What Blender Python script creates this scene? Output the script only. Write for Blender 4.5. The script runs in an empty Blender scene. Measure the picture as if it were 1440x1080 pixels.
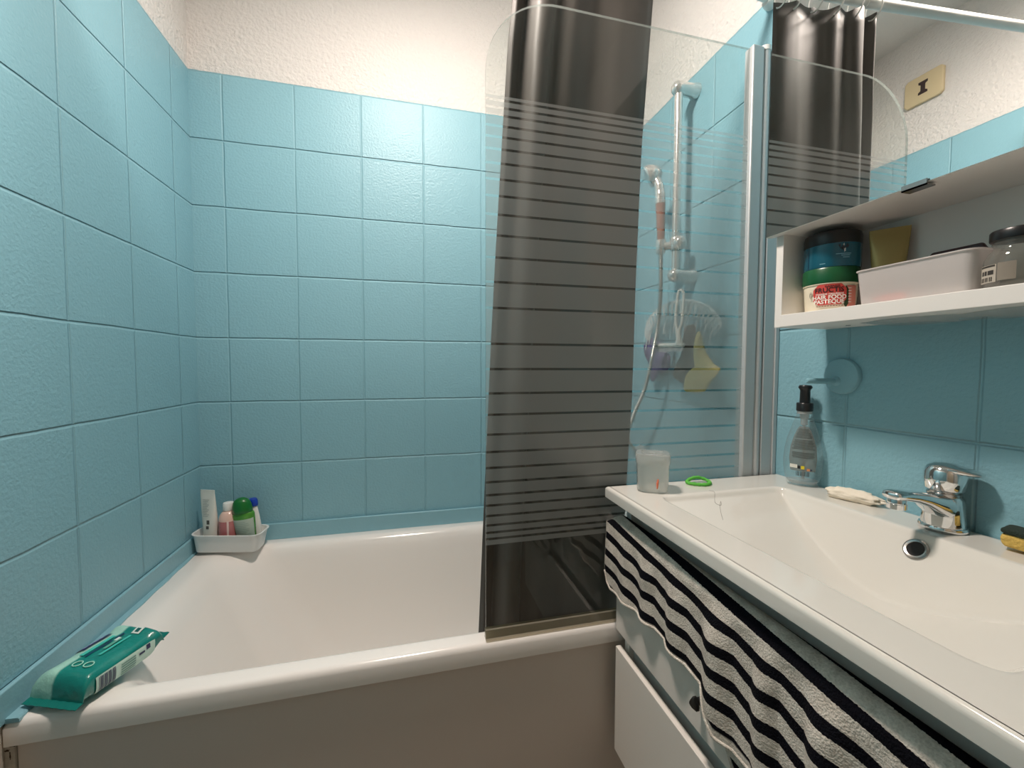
import bpy, bmesh, math, random
from mathutils import Vector, Matrix, noise
C = bpy.context
SC = C.scene
COL = SC.collection
PI = math.pi
random.seed(7)

# ------------------------------------------------------------------ room dimensions (metres)
W = 1.482            # inner width, left wall x=0, right wall x=W
YF = -2.10           # wall behind the camera
ZC = 2.475           # ceiling
TT = 2.0             # top of the painted tiles
TW = 0.2             # tile size
DK = 0.553           # bath rim height
VT = 0.862           # washbasin top

# ------------------------------------------------------------------ camera
cam_d = bpy.data.cameras.new('camera')
cam = bpy.data.objects.new('camera', cam_d)
COL.objects.link(cam)
cam_d.sensor_fit = 'HORIZONTAL'
cam_d.sensor_width = 36.0
cam_d.lens = 36.0 * 585.78 / 1440.0
cam_d.clip_start = 0.02
yaw, pit, rol = 0.24546, -0.045214, 0.0025826
fw = Vector((math.sin(yaw) * math.cos(pit), math.cos(yaw) * math.cos(pit), math.sin(pit)))
rt = Vector((math.cos(yaw), -math.sin(yaw), 0))
up = rt.cross(fw)
rr = math.cos(rol) * rt + math.sin(rol) * up
uu = -math.sin(rol) * rt + math.cos(rol) * up
M = Matrix((rr, uu, -fw)).transposed().to_4x4()
M.translation = Vector((0.62946, -1.48254, 1.11755))
cam.matrix_world = M
SC.camera = cam

# ------------------------------------------------------------------ world, view
wd = bpy.data.worlds.new('world')
SC.world = wd
wd.use_nodes = True
wd.node_tree.nodes['Background'].inputs[0].default_value = (0.02, 0.02, 0.02, 1)
SC.view_settings.view_transform = 'Standard'
SC.view_settings.look = 'None'
SC.view_settings.gamma = 1
SC.view_settings.use_curve_mapping = False
SC.view_settings.exposure = 0.0
LAMP_POWER = 25.5
LAMP_DROP = 0.028
LAMP_COL = (1.0, 0.870, 0.780, 1)
LAMP_POS = (0.600, -0.735, 2.335)
SC.cycles.transparent_max_bounces = 32
SC.cycles.max_bounces = 12
SC.cycles.diffuse_bounces = 6
SC.cycles.glossy_bounces = 6
SC.cycles.sample_clamp_indirect = 6
SC.cycles.caustics_reflective = False
SC.cycles.caustics_refractive = False

# ------------------------------------------------------------------ helpers: materials
def lin(r, g, b):
    f = lambda c: (c / 255) / 12.92 if c / 255 <= 0.04045 else ((c / 255 + 0.055) / 1.055) ** 2.4
    return (f(r), f(g), f(b), 1)

def new_mat(name):
    m = bpy.data.materials.new(name)
    m.use_nodes = True
    nt = m.node_tree
    return m, nt, nt.nodes['Principled BSDF']

def N(nt, typ, **kw):
    n = nt.nodes.new(typ)
    for k, v in kw.items():
        setattr(n, k, v)
    return n

def mth(nt, op, a, b=None, c=None):
    n = N(nt, 'ShaderNodeMath', operation=op)
    for i, v in enumerate((a, b, c)):
        if v is None:
            continue
        if isinstance(v, (int, float)):
            n.inputs[i].default_value = v
        else:
            nt.links.new(v, n.inputs[i])
    return n.outputs[0]

def plain(name, col, rough=0.5, metal=0.0, spec=0.5, bump=0.0, bscale=200, coat=0.0, vary=0.0, sss=0.0):
    m, nt, p = new_mat(name)
    p.inputs['Base Color'].default_value = col
    p.inputs['Roughness'].default_value = rough
    p.inputs['Metallic'].default_value = metal
    p.inputs['Specular IOR Level'].default_value = spec
    p.inputs['Coat Weight'].default_value = coat
    p.inputs['Coat Roughness'].default_value = 0.08
    tc = N(nt, 'ShaderNodeTexCoord')
    nz = N(nt, 'ShaderNodeTexNoise')
    nz.inputs['Scale'].default_value = bscale
    nz.inputs['Detail'].default_value = 3
    nt.links.new(tc.outputs['Object'], nz.inputs['Vector'])
    if bump:
        b = N(nt, 'ShaderNodeBump')
        b.inputs['Strength'].default_value = bump
        b.inputs['Distance'].default_value = 0.002
        nt.links.new(nz.outputs['Fac'], b.inputs['Height'])
        nt.links.new(b.outputs['Normal'], p.inputs['Normal'])
    if vary:
        mx = N(nt, 'ShaderNodeMix', data_type='RGBA', blend_type='MIX')
        d = tuple(c * (1 - vary) for c in col[:3]) + (1,)
        mx.inputs['A'].default_value = d
        mx.inputs['B'].default_value = col
        nt.links.new(nz.outputs['Fac'], mx.inputs['Factor'])
        nt.links.new(mx.outputs['Result'], p.inputs['Base Color'])
    return m

def sheet(name, tint, gloss_rough=0.02, body=0.0, body_col=(0.8, 0.8, 0.8, 1), ior=1.5, transl=0.4):
    """thin clear or milky sheet: see-through + fresnel gloss + a share of diffuse body"""
    m, nt, p = new_mat(name)
    nt.nodes.remove(p)
    out = nt.nodes['Material Output']
    tr = N(nt, 'ShaderNodeBsdfTransparent')
    tr.inputs[0].default_value = tint
    last = tr.outputs[0]
    if body > 0:
        df = N(nt, 'ShaderNodeBsdfDiffuse')
        df.inputs[0].default_value = body_col
        tl = N(nt, 'ShaderNodeBsdfTranslucent')
        tl.inputs[0].default_value = body_col
        m1 = N(nt, 'ShaderNodeMixShader')
        m1.inputs[0].default_value = transl
        nt.links.new(df.outputs[0], m1.inputs[1])
        nt.links.new(tl.outputs[0], m1.inputs[2])
        m2 = N(nt, 'ShaderNodeMixShader')
        m2.inputs[0].default_value = body
        nt.links.new(last, m2.inputs[1])
        nt.links.new(m1.outputs[0], m2.inputs[2])
        last = m2.outputs[0]
    gl = N(nt, 'ShaderNodeBsdfGlossy')
    gl.inputs['Roughness'].default_value = gloss_rough
    fr = N(nt, 'ShaderNodeFresnel')
    fr.inputs['IOR'].default_value = ior
    geo = N(nt, 'ShaderNodeNewGeometry')
    # back faces of a thin sheet reflect like the front
    iorn = N(nt, 'ShaderNodeMix', data_type='FLOAT')
    iorn.inputs['A'].default_value = ior
    iorn.inputs['B'].default_value = 1.0 / ior
    nt.links.new(geo.outputs['Backfacing'], iorn.inputs['Factor'])
    nt.links.new(iorn.outputs['Result'], fr.inputs['IOR'])
    m3 = N(nt, 'ShaderNodeMixShader')
    nt.links.new(fr.outputs[0], m3.inputs[0])
    nt.links.new(last, m3.inputs[1])
    nt.links.new(gl.outputs[0], m3.inputs[2])
    nt.links.new(m3.outputs[0], out.inputs['Surface'])
    return m

TEAL = (0.236, 0.450, 0.525, 1)
PLASTER = (0.69, 0.670, 0.645, 1)

def groove(nt, coord, off, half):
    """0 in the joint, 1 on the tile"""
    a = mth(nt, 'SUBTRACT', coord, off)
    a = mth(nt, 'DIVIDE', a, TW)
    a = mth(nt, 'ADD', a, 0.5)
    a = mth(nt, 'FRACT', a)
    a = mth(nt, 'SUBTRACT', a, 0.5)
    a = mth(nt, 'ABSOLUTE', a)
    a = mth(nt, 'MULTIPLY', a, TW)
    mr = N(nt, 'ShaderNodeMapRange', interpolation_type='SMOOTHSTEP')
    mr.inputs['From Min'].default_value = 0.0006
    mr.inputs['From Max'].default_value = half
    nt.links.new(a, mr.inputs['Value'])
    return mr.outputs[0]

def wall_mat(name, axis, off):
    """painted tile up to TT, rough white plaster above"""
    m, nt, p = new_mat(name)
    geo = N(nt, 'ShaderNodeNewGeometry')
    sp = N(nt, 'ShaderNodeSeparateXYZ')
    nt.links.new(geo.outputs['Position'], sp.inputs[0])
    # slightly wobbling hand-laid joints
    nw = N(nt, 'ShaderNodeTexNoise')
    nw.inputs['Scale'].default_value = 9
    nt.links.new(geo.outputs['Position'], nw.inputs['Vector'])
    wob = mth(nt, 'MULTIPLY', mth(nt, 'SUBTRACT', nw.outputs['Fac'], 0.5), 0.004)
    hc = mth(nt, 'ADD', sp.outputs[axis], wob)
    zc = mth(nt, 'ADD', sp.outputs[2], wob)
    g1 = groove(nt, hc, off, 0.0036)
    g2 = groove(nt, zc, TT - 0.001, 0.0040)
    nj = N(nt, 'ShaderNodeTexNoise')
    nj.inputs['Scale'].default_value = 5
    nt.links.new(geo.outputs['Position'], nj.inputs['Vector'])
    # upright joints are fuller of paint than the level ones
    g1 = mth(nt, 'SUBTRACT', 1.0, mth(nt, 'MULTIPLY', mth(nt, 'SUBTRACT', 1.0, g1), mth(nt, 'ADD', mth(nt, 'MULTIPLY', nj.outputs['Fac'], 0.5), 0.25)))
    g = mth(nt, 'MINIMUM', g1, g2)
    n1 = N(nt, 'ShaderNodeTexNoise')
    n1.inputs['Scale'].default_value = 150
    n1.inputs['Detail'].default_value = 3
    nt.links.new(geo.outputs['Position'], n1.inputs['Vector'])
    n1b = N(nt, 'ShaderNodeTexNoise')
    n1b.inputs['Scale'].default_value = 38
    n1b.inputs['Detail'].default_value = 1
    nt.links.new(geo.outputs['Position'], n1b.inputs['Vector'])
    ht = mth(nt, 'ADD', mth(nt, 'MULTIPLY', g, 2.3), mth(nt, 'MULTIPLY', n1.outputs['Fac'], 0.85))
    ht = mth(nt, 'ADD', ht, mth(nt, 'MULTIPLY', n1b.outputs['Fac'], 0.18))
    n2 = N(nt, 'ShaderNodeTexNoise')
    n2.inputs['Scale'].default_value = 75
    n2.inputs['Detail'].default_value = 4
    n2.inputs['Roughness'].default_value = 0.62
    nt.links.new(geo.outputs['Position'], n2.inputs['Vector'])
    n3 = N(nt, 'ShaderNodeTexVoronoi', feature='SMOOTH_F1')
    n3.inputs['Scale'].default_value = 110
    nt.links.new(geo.outputs['Position'], n3.inputs['Vector'])
    hp = mth(nt, 'ADD', mth(nt, 'MULTIPLY', n2.outputs['Fac'], 4.2), mth(nt, 'MULTIPLY', n3.outputs['Distance'], 1.2))
    n4 = N(nt, 'ShaderNodeTexNoise')
    n4.inputs['Scale'].default_value = 40
    nt.links.new(geo.outputs['Position'], n4.inputs['Vector'])
    edge = mth(nt, 'ADD', sp.outputs[2], mth(nt, 'MULTIPLY', mth(nt, 'SUBTRACT', n4.outputs['Fac'], 0.5), 0.004))
    isup = mth(nt, 'GREATER_THAN', edge, TT)
    mh = N(nt, 'ShaderNodeMix', data_type='FLOAT')
    nt.links.new(isup, mh.inputs['Factor'])
    nt.links.new(ht, mh.inputs['A'])
    nt.links.new(hp, mh.inputs['B'])
    b = N(nt, 'ShaderNodeBump')
    b.inputs['Strength'].default_value = 1.0
    b.inputs['Distance'].default_value = 0.0016
    nt.links.new(mh.outputs['Result'], b.inputs['Height'])
    nt.links.new(b.outputs['Normal'], p.inputs['Normal'])
    mc = N(nt, 'ShaderNodeMix', data_type='RGBA')
    nt.links.new(isup, mc.inputs['Factor'])
    mc.inputs['A'].default_value = TEAL
    mc.inputs['B'].default_value = PLASTER
    nt.links.new(mc.outputs['Result'], p.inputs['Base Color'])
    mr = N(nt, 'ShaderNodeMix', data_type='FLOAT')
    nt.links.new(isup, mr.inputs['Factor'])
    mr.inputs['A'].default_value = 0.41
    mr.inputs['B'].default_value = 0.85
    nt.links.new(mr.outputs['Result'], p.inputs['Roughness'])
    p.inputs['Specular IOR Level'].default_value = 0.40
    return m

MAT = {}
MAT['wall_back'] = wall_mat('painted tile back', 0, 0.0876)
MAT['wall_left'] = wall_mat('painted tile left', 1, -0.0977)
MAT['wall_right'] = wall_mat('painted tile right', 1, -0.438)
MAT['wall_front'] = plain('warm white plaster', (0.50, 0.46, 0.41, 1), 0.9, bump=0.5, bscale=60)
MAT['ceiling'] = plain('ceiling paint', (0.70, 0.685, 0.66, 1), 0.9, bump=0.5, bscale=60)
MAT['floor'] = plain('warm beige floor tile', (0.36, 0.275, 0.205, 1), 0.5, bump=0.1, bscale=30, vary=0.2)
MAT['teal'] = plain('teal wall paint', TEAL, 0.33, bump=0.25, bscale=150)
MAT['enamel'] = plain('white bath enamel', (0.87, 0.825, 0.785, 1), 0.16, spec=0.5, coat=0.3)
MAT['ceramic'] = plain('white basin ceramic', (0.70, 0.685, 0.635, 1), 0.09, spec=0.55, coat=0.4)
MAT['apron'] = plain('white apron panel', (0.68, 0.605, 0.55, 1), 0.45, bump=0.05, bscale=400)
MAT['lacquer'] = plain('white lacquered board', (0.84, 0.785, 0.725, 1), 0.32)
MAT['board'] = plain('white melamine board', (0.80, 0.78, 0.745, 1), 0.45)
MAT['chrome'] = plain('chrome', (0.82, 0.82, 0.82, 1), 0.07, metal=1.0)
MAT['steel'] = plain('dull steel', (0.45, 0.43, 0.41, 1), 0.25, metal=1.0)
MAT['alu'] = plain('satin aluminium', (0.56, 0.58, 0.59, 1), 0.42, metal=0.35)
MAT['mirror'] = plain('mirror silver', (0.90, 0.91, 0.90, 1), 0.0, metal=1.0)
MAT['black'] = plain('black plastic', (0.012, 0.012, 0.013, 1), 0.3)
MAT['hole'] = plain('dark hole', (0.01, 0.008, 0.007, 1), 0.6)
MAT['glass'] = sheet('clear screen glass', (0.955, 0.975, 0.968, 1), 0.0)
MAT['frost'] = sheet('frosted screen stripe', (0.97, 0.985, 0.98, 1), 0.25, body=0.32, body_col=(0.97, 0.985, 0.965, 1), transl=0.42)
MAT['glassedge'] = sheet('polished glass edge', (0.75, 0.82, 0.80, 1), 0.1, body=0.35, body_col=(0.45, 0.50, 0.48, 1))
MAT['seal'] = sheet('yellowed clear seal', (0.85, 0.80, 0.70, 1), 0.15, body=0.45, body_col=(0.62, 0.57, 0.46, 1))
MAT['clear'] = sheet('clear plastic', (0.93, 0.95, 0.95, 1), 0.04, body=0.07, body_col=(0.8, 0.82, 0.82, 1), ior=1.45)
MAT['milky'] = sheet('milky translucent plastic', (0.9, 0.9, 0.9, 1), 0.12, body=0.55, body_col=(0.80, 0.79, 0.77, 1), ior=1.45)
MAT['tray'] = sheet('white translucent tray plastic', (0.9, 0.88, 0.88, 1), 0.18, body=0.80, body_col=(0.86, 0.82, 0.80, 1), ior=1.45, transl=0.35)
MAT['white'] = plain('white plastic', (0.80, 0.79, 0.76, 1), 0.35)
MAT['ivory'] = plain('yellowed ivory plastic', lin(204, 188, 152), 0.45)

MAT['rack'] = sheet('cloudy clear plastic', (0.9, 0.92, 0.92, 1), 0.06, body=0.6, body_col=(0.92, 0.94, 0.94, 1), ior=1.55)
MAT['oldchrome'] = plain('worn chrome', (0.80, 0.79, 0.77, 1), 0.16, metal=0.72, spec=0.8)
def curtain_mat():
    m, nt, p = new_mat('dark taupe satin curtain')
    p.inputs['Base Color'].default_value = (0.072, 0.064, 0.055, 1)
    p.inputs['Roughness'].default_value = 0.50
    p.inputs['Specular IOR Level'].default_value = 0.5
    p.inputs['Sheen Weight'].default_value = 0.25
    p.inputs['Sheen Roughness'].default_value = 0.4
    geo = N(nt, 'ShaderNodeNewGeometry')
    wv = N(nt, 'ShaderNodeTexNoise')
    wv.inputs['Scale'].default_value = 900
    nt.links.new(geo.outputs['Position'], wv.inputs['Vector'])
    b = N(nt, 'ShaderNodeBump')
    b.inputs['Strength'].default_value = 0.12
    b.inputs['Distance'].default_value = 0.0006
    nt.links.new(wv.outputs['Fac'], b.inputs['Height'])
    nt.links.new(b.outputs['Normal'], p.inputs['Normal'])
    return m
MAT['curtain'] = curtain_mat()

# ------------------------------------------------------------------ helpers: geometry
def bm_new():
    return bmesh.new()

def add_box(bm, lo, hi, mat_i=0):
    vs = [bm.verts.new((x, y, z)) for x in (lo[0], hi[0]) for y in (lo[1], hi[1]) for z in (lo[2], hi[2])]
    F = [(0, 1, 3, 2), (4, 6, 7, 5), (0, 4, 5, 1), (2, 3, 7, 6), (0, 2, 6, 4), (1, 5, 7, 3)]
    for f in F:
        fc = bm.faces.new([vs[i] for i in f])
        fc.material_index = mat_i
    return vs

def ring_loft(bm, rings, cap0=False, cap1=False, closed=True, mat_i=0):
    vr = [[bm.verts.new(p) for p in r] for r in rings]
    n = len(vr[0])
    for a, b in zip(vr, vr[1:]):
        for i in range(n if closed else n - 1):
            j = (i + 1) % n
            try:
                f = bm.faces.new((a[i], a[j], b[j], b[i]))
                f.material_index = mat_i
            except ValueError:
                pass
    if cap0:
        f = bm.faces.new(list(reversed(vr[0]))); f.material_index = mat_i
    if cap1:
        f = bm.faces.new(vr[-1]); f.material_index = mat_i
    return vr

def circ(cx, cy, z, rx, ry=None, n=32, rot=0.0, pw=2.0):
    ry = rx if ry is None else ry
    out = []
    for i in range(n):
        a = 2 * PI * i / n
        c, s = math.cos(a), math.sin(a)
        if pw != 2.0:
            c = math.copysign(abs(c) ** (2 / pw), c)
            s = math.copysign(abs(s) ** (2 / pw), s)
        x, y = rx * c, ry * s
        out.append((cx + x * math.cos(rot) - y * math.sin(rot), cy + x * math.sin(rot) + y * math.cos(rot), z))
    return out

def add_lathe(bm, cx, cy, prof, n=36, rot=0.0, pw=2.0, asp=1.0, cap0=True, cap1=True, mat_i=0):
    """prof = list of (radius, z)"""
    return ring_loft(bm, [circ(cx, cy, z, r, r * asp, n, rot, pw) for r, z in prof], cap0, cap1, mat_i=mat_i)

def frame(d):
    d = d.normalized()
    a = Vector((0, 0, 1)) if abs(d.z) < 0.9 else Vector((1, 0, 0))
    u = d.cross(a).normalized()
    return u, d.cross(u).normalized()

def add_tube(bm, pts, rad, n=12, cap=True, flat=1.0, mat_i=0):
    pts = [Vector(p) for p in pts]
    rads = rad if isinstance(rad, (list, tuple)) else [rad] * len(pts)
    rings = []
    u = None
    for i, p in enumerate(pts):
        d = (pts[min(i + 1, len(pts) - 1)] - pts[max(i - 1, 0)])
        if u is None:
            u, v = frame(d)
        else:
            d = d.normalized()
            u = (u - d * u.dot(d)).normalized()
            v = d.cross(u)
        rings.append([tuple(p + rads[i] * (math.cos(2 * PI * k / n) * u + flat * math.sin(2 * PI * k / n) * v)) for k in range(n)])
    return ring_loft(bm, rings, cap, cap, mat_i=mat_i)

def add_axis_lathe(bm, org, d, prof, n=28, mat_i=0, cap=True):
    """lathe about an arbitrary axis: prof = (radius, distance along d)"""
    o = Vector(org); d = Vector(d).normalized(); u, v = frame(d)
    rings = [[tuple(o + d * t + r * (math.cos(2 * PI * k / n) * u + math.sin(2 * PI * k / n) * v)) for k in range(n)] for r, t in prof]
    return ring_loft(bm, rings, cap, cap, mat_i=mat_i)

def catmull(pts, per=10):
    P = [Vector(p) for p in pts]
    P = [2 * P[0] - P[1]] + P + [2 * P[-1] - P[-2]]
    out = []
    for i in range(1, len(P) - 2):
        for k in range(per):
            t = k / per
            a, b, c, d = P[i - 1:i + 3]
            out.append(0.5 * ((2 * b) + (c - a) * t + (2 * a - 5 * b + 4 * c - d) * t * t + (3 * b - a - 3 * c + d) * t ** 3))
    out.append(P[-2])
    return out

def lerp_tab(tab, x):
    if x <= tab[0][0]:
        return tab[0][1]
    for (a, b), (c, d) in zip(tab, tab[1:]):
        if x <= c:
            t = (x - a) / (c - a)
            return b + (d - b) * t
    return tab[-1][1]

ROOTLOC = {}
def obj(name, bm, mats, parent=None, loc=None, smooth=True, angle=0.7, bevel=0.0):
    """link bm (in world coordinates) as one mesh object"""
    bmesh.ops.recalc_face_normals(bm, faces=bm.faces)
    if parent is not None:
        o_loc = ROOTLOC[parent.name]
    else:
        o_loc = Vector(loc) if loc else Vector((0, 0, 0))
    bmesh.ops.translate(bm, verts=bm.verts, vec=-o_loc)
    me = bpy.data.meshes.new(name)
    bm.to_mesh(me)
    bm.free()
    for m in (mats if isinstance(mats, (list, tuple)) else [mats]):
        me.materials.append(m)
    o = bpy.data.objects.new(name, me)
    COL.objects.link(o)
    if parent is not None:
        o.parent = parent
    else:
        o.location = o_loc
    ROOTLOC[o.name] = o_loc
    if bevel:
        b = o.modifiers.new('bevel', 'BEVEL')
        b.width = bevel; b.segments = 3; b.limit_method = 'ANGLE'; b.angle_limit = 0.6
    if smooth:
        me.polygons.foreach_set('use_smooth', [True] * len(me.polygons))
        try:
            me.set_sharp_from_angle(angle=angle)
        except Exception:
            pass
    return o

def thing(name, label, cat, loc, group=None):
    o = bpy.data.objects.new(name, None)
    o.empty_display_size = 0.05
    COL.objects.link(o)
    o.location = loc
    o['label'] = label; o['category'] = cat
    if group:
        o['group'] = group
    ROOTLOC[o.name] = Vector(loc)
    return o

def tag(o, label, cat, group=None):
    o['label'] = label; o['category'] = cat
    if group:
        o['group'] = group
    return o

def struct(name, bm, mats, **kw):
    o = obj(name, bm, mats, **kw)
    o['kind'] = 'structure'
    return o

def box_obj(name, lo, hi, m, parent=None, bevel=0.0, **kw):
    bm = bm_new(); add_box(bm, lo, hi)
    return obj(name, bm, m, parent, bevel=bevel, smooth=bool(bevel), **kw)

def text_bm(s, size, mapf, bold=0.0, align='CENTER', squeeze=1.0):
    """lettering as thin mesh; mapf maps (x, y) of the flat text to a world point"""
    cu = bpy.data.curves.new('lettering', 'FONT')
    cu.body = s; cu.size = size; cu.align_x = align; cu.resolution_u = 3
    cu.offset = bold
    to = bpy.data.objects.new('lettering', cu)
    COL.objects.link(to)
    C.view_layer.update()
    me = bpy.data.meshes.new_from_object(to.evaluated_get(C.evaluated_depsgraph_get()))
    bpy.data.objects.remove(to); bpy.data.curves.remove(cu)
    bm = bm_new(); bm.from_mesh(me); bpy.data.meshes.remove(me)
    bmesh.ops.triangulate(bm, faces=bm.faces)
    for v in bm.verts:
        v.co = Vector(mapf(v.co.x * squeeze, v.co.y))
    return bm

def merge(bm, other):
    me = bpy.data.meshes.new('tmp'); other.to_mesh(me); other.free()
    bm.from_mesh(me); bpy.data.meshes.remove(me)

# ================================================================== THE SETTING
def quad_slab(name, lo, hi, m):
    bm = bm_new(); add_box(bm, lo, hi)
    return struct(name, bm, m, smooth=False)

quad_slab('floor', (-0.1, YF - 0.1, -0.1), (W + 0.1, 0.1, 0.0), MAT['floor'])
quad_slab('ceiling', (-0.1, YF - 0.1, ZC), (W + 0.1, 0.1, ZC + 0.1), MAT['ceiling'])
quad_slab('wall_left', (-0.1, YF - 0.1, 0), (0, 0.1, ZC), MAT['wall_left'])
quad_slab('wall_right', (W, YF - 0.1, 0), (W + 0.1, 0.1, ZC), MAT['wall_right'])
quad_slab('wall_back', (0, 0, 0), (W, 0.1, ZC), MAT['wall_back'])
quad_slab('wall_front', (0, YF - 0.1, 0), (W, YF, ZC), MAT['wall_front'])

# door in the wall behind the camera (shows only in reflections)
bm = bm_new(); add_box(bm, (0.34, YF - 0.005, 0.0), (1.08, YF + 0.03, 2.02))
for z0, z1 in ((0.15, 0.95), (1.08, 1.88)):
    add_box(bm, (0.46, YF + 0.03, z0), (0.96, YF + 0.036, z1))
d1 = struct('door_1', bm, plain('pale wood door', (0.40, 0.31, 0.22, 1), 0.4), smooth=False)
bm = bm_new()
add_box(bm, (0.27, YF, 0), (0.34, YF + 0.045, 2.09)); add_box(bm, (1.08, YF, 0), (1.15, YF + 0.045, 2.09)); add_box(bm, (0.34, YF, 2.02), (1.08, YF + 0.045, 2.09))
struct('trim_2', bm, plain('door frame paint', (0.30, 0.27, 0.24, 1), 0.4), smooth=False)
bm = bm_new(); add_tube(bm, [(0.42, YF + 0.03, 1.0), (0.42, YF + 0.08, 1.0), (0.53, YF + 0.08, 1.0)], 0.009)
h = obj('door_handle', bm, MAT['steel'], d1)

# tile skirting above the bath, and the painted ledge along the left wall
bm = bm_new(); add_box(bm, (0.0, -0.010, DK - 0.004), (W, 0.0, DK + 0.050))
struct('baseboard_back', bm, MAT['teal'], bevel=0.003)
bm = bm_new(); add_box(bm, (0.0, -0.70, DK - 0.004), (0.009, -0.010, DK + 0.050))
struct('baseboard_left', bm, MAT['teal'], bevel=0.003)
bm = bm_new()
rings = []
for i in range(25):
    y = -0.676 + (0.676 - 0.012) * i / 24
    x1 = 0.027 - 0.013 * i / 24 + 0.0012 * math.sin(i * 1.7)
    rings.append([(0.009, y, DK - 0.003), (x1, y, DK - 0.003), (x1, y, DK + 0.002), (x1 - 0.002, y, DK + 0.004), (0.009, y, DK + 0.005)])
ring_loft(bm, rings, True, True)
struct('trim_1', bm, MAT['teal'])

# ================================================================== CEILING LAMP (gives the room's light)
lamp = thing('ceiling_lamp', 'white tilted dome lamp hanging from the ceiling above the bath front', 'lamp', (LAMP_POS[0], LAMP_POS[1], ZC))
LX, LY, LZ = LAMP_POS
bm = bm_new(); add_lathe(bm, LX, LY, [(0.0005, ZC - 0.0006), (0.05, ZC - 0.0006), (0.05, ZC - 0.018), (0.030, ZC - 0.028), (0.0005, ZC - 0.028)], cap0=False, cap1=False)
obj('mount', bm, MAT['white'], lamp)
bm = bm_new(); add_lathe(bm, LX, LY, [(0.006, ZC - 0.027), (0.006, LZ + 0.085)], n=16)
obj('stem', bm, MAT['white'], lamp)
bm = bm_new(); add_lathe(bm, LX, LY, [(0.010, LZ + 0.088), (0.040, LZ + 0.085), (0.075, LZ + 0.074), (0.100, LZ + 0.055), (0.104, LZ + 0.040), (0.101, LZ + 0.040), (0.097, LZ + 0.053), (0.073, LZ + 0.070), (0.0005, LZ + 0.078)], n=48)
bmesh.ops.rotate(bm, verts=bm.verts, cent=(LX, LY, LZ + 0.085), matrix=Matrix.Rotation(-0.17, 3, 'Y'))
obj('shade', bm, MAT['white'], lamp)
m, nt, p = new_mat('opal lamp diffuser')
p.inputs['Base Color'].default_value = (0.9, 0.88, 0.85, 1)
p.inputs['Emission Color'].default_value = LAMP_COL
R_L = 0.096
p.inputs['Emission Strength'].default_value = LAMP_POWER / (PI * PI * R_L * R_L)
bm = bm_new(); add_lathe(bm, LX, LY, [(R_L * math.cos(a), LZ + 0.046 - LAMP_DROP * math.sin(a)) for a in [PI / 2 * i / 14 for i in range(14)]] + [(0.0005, LZ + 0.046 - LAMP_DROP)], n=48, cap0=True, cap1=False)
bmesh.ops.rotate(bm, verts=bm.verts, cent=(LX, LY, LZ + 0.085), matrix=Matrix.Rotation(-0.17, 3, 'Y'))
obj('diffuser', bm, m, lamp)

# ================================================================== BATHTUB
def rrect(x0, x1, y0, y1, r, z, nc=10, ns=14):
    pts = []
    for cx, cy, a0 in ((x1 - r, y1 - r, 0), (x0 + r, y1 - r, PI / 2), (x0 + r, y0 + r, PI), (x1 - r, y0 + r, 1.5 * PI)):
        for i in range(nc + 1):
            a = a0 + PI / 2 * i / nc
            pts.append((cx + r * math.cos(a), cy + r * math.sin(a), z))
    out = []
    for i, p in enumerate(pts):
        out.append(p)
        if (i + 1) % (nc + 1) == 0:
            q = pts[(i + 1) % len(pts)]
            for k in range(1, ns):
                t = k / ns
                out.append((p[0] + (q[0] - p[0]) * t, p[1] + (q[1] - p[1]) * t, z))
    return out

YT = -0.676
tub = thing('bathtub', 'white enamelled bathtub filling the far end of the room', 'bathtub', (W / 2, -0.34, 0))
bm = bm_new()
X0, X1, Y0, Y1 = 0.003, W - 0.003, YT, -0.003
def outer(i, z, r=0.004):
    return rrect(X0 + i, X1 - i, Y0 + i, Y1 - i, r + i, z)
def inner(l, rgt, fr, bk, rad, z):
    return rrect(X0 + l, X1 - rgt, Y0 + fr, Y1 - bk, rad, z)
rings = [outer(0.012, 0.512), outer(0.0, 0.512), outer(0, 0.520), outer(0, 0.541), outer(0.0025, 0.5475), outer(0.007, 0.5515), outer(0.014, DK),
         inner(0.046, 0.046, 0.034, 0.036, 0.10, DK), inner(0.054, 0.052, 0.038, 0.041, 0.10, 0.5528),
         inner(0.064, 0.058, 0.043, 0.047, 0.105, 0.551), inner(0.077, 0.066, 0.048, 0.054, 0.11, 0.5465), inner(0.090, 0.073, 0.0525, 0.061, 0.115, 0.538),
         inner(0.104, 0.080, 0.056, 0.067, 0.12, 0.524), inner(0.118, 0.086, 0.058, 0.072, 0.125, 0.503), inner(0.150, 0.094, 0.062, 0.080, 0.13, 0.44),
         inner(0.200, 0.104, 0.070, 0.090, 0.14, 0.34), inner(0.245, 0.114, 0.082, 0.102, 0.15, 0.25), inner(0.275, 0.128, 0.100, 0.120, 0.15, 0.20),
         inner(0.305, 0.150, 0.125, 0.145, 0.14, 0.175), inner(0.345, 0.19, 0.165, 0.185, 0.12, 0.165), inner(0.45, 0.3, 0.26, 0.28, 0.05, 0.162)]
ring_loft(bm, rings, False, True)
obj('basin', bm, MAT['enamel'], tub, angle=1.2)
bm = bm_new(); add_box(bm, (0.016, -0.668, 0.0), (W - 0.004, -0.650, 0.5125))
ap = obj('apron_panel', bm, MAT['apron'], tub, bevel=0.002)
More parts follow.
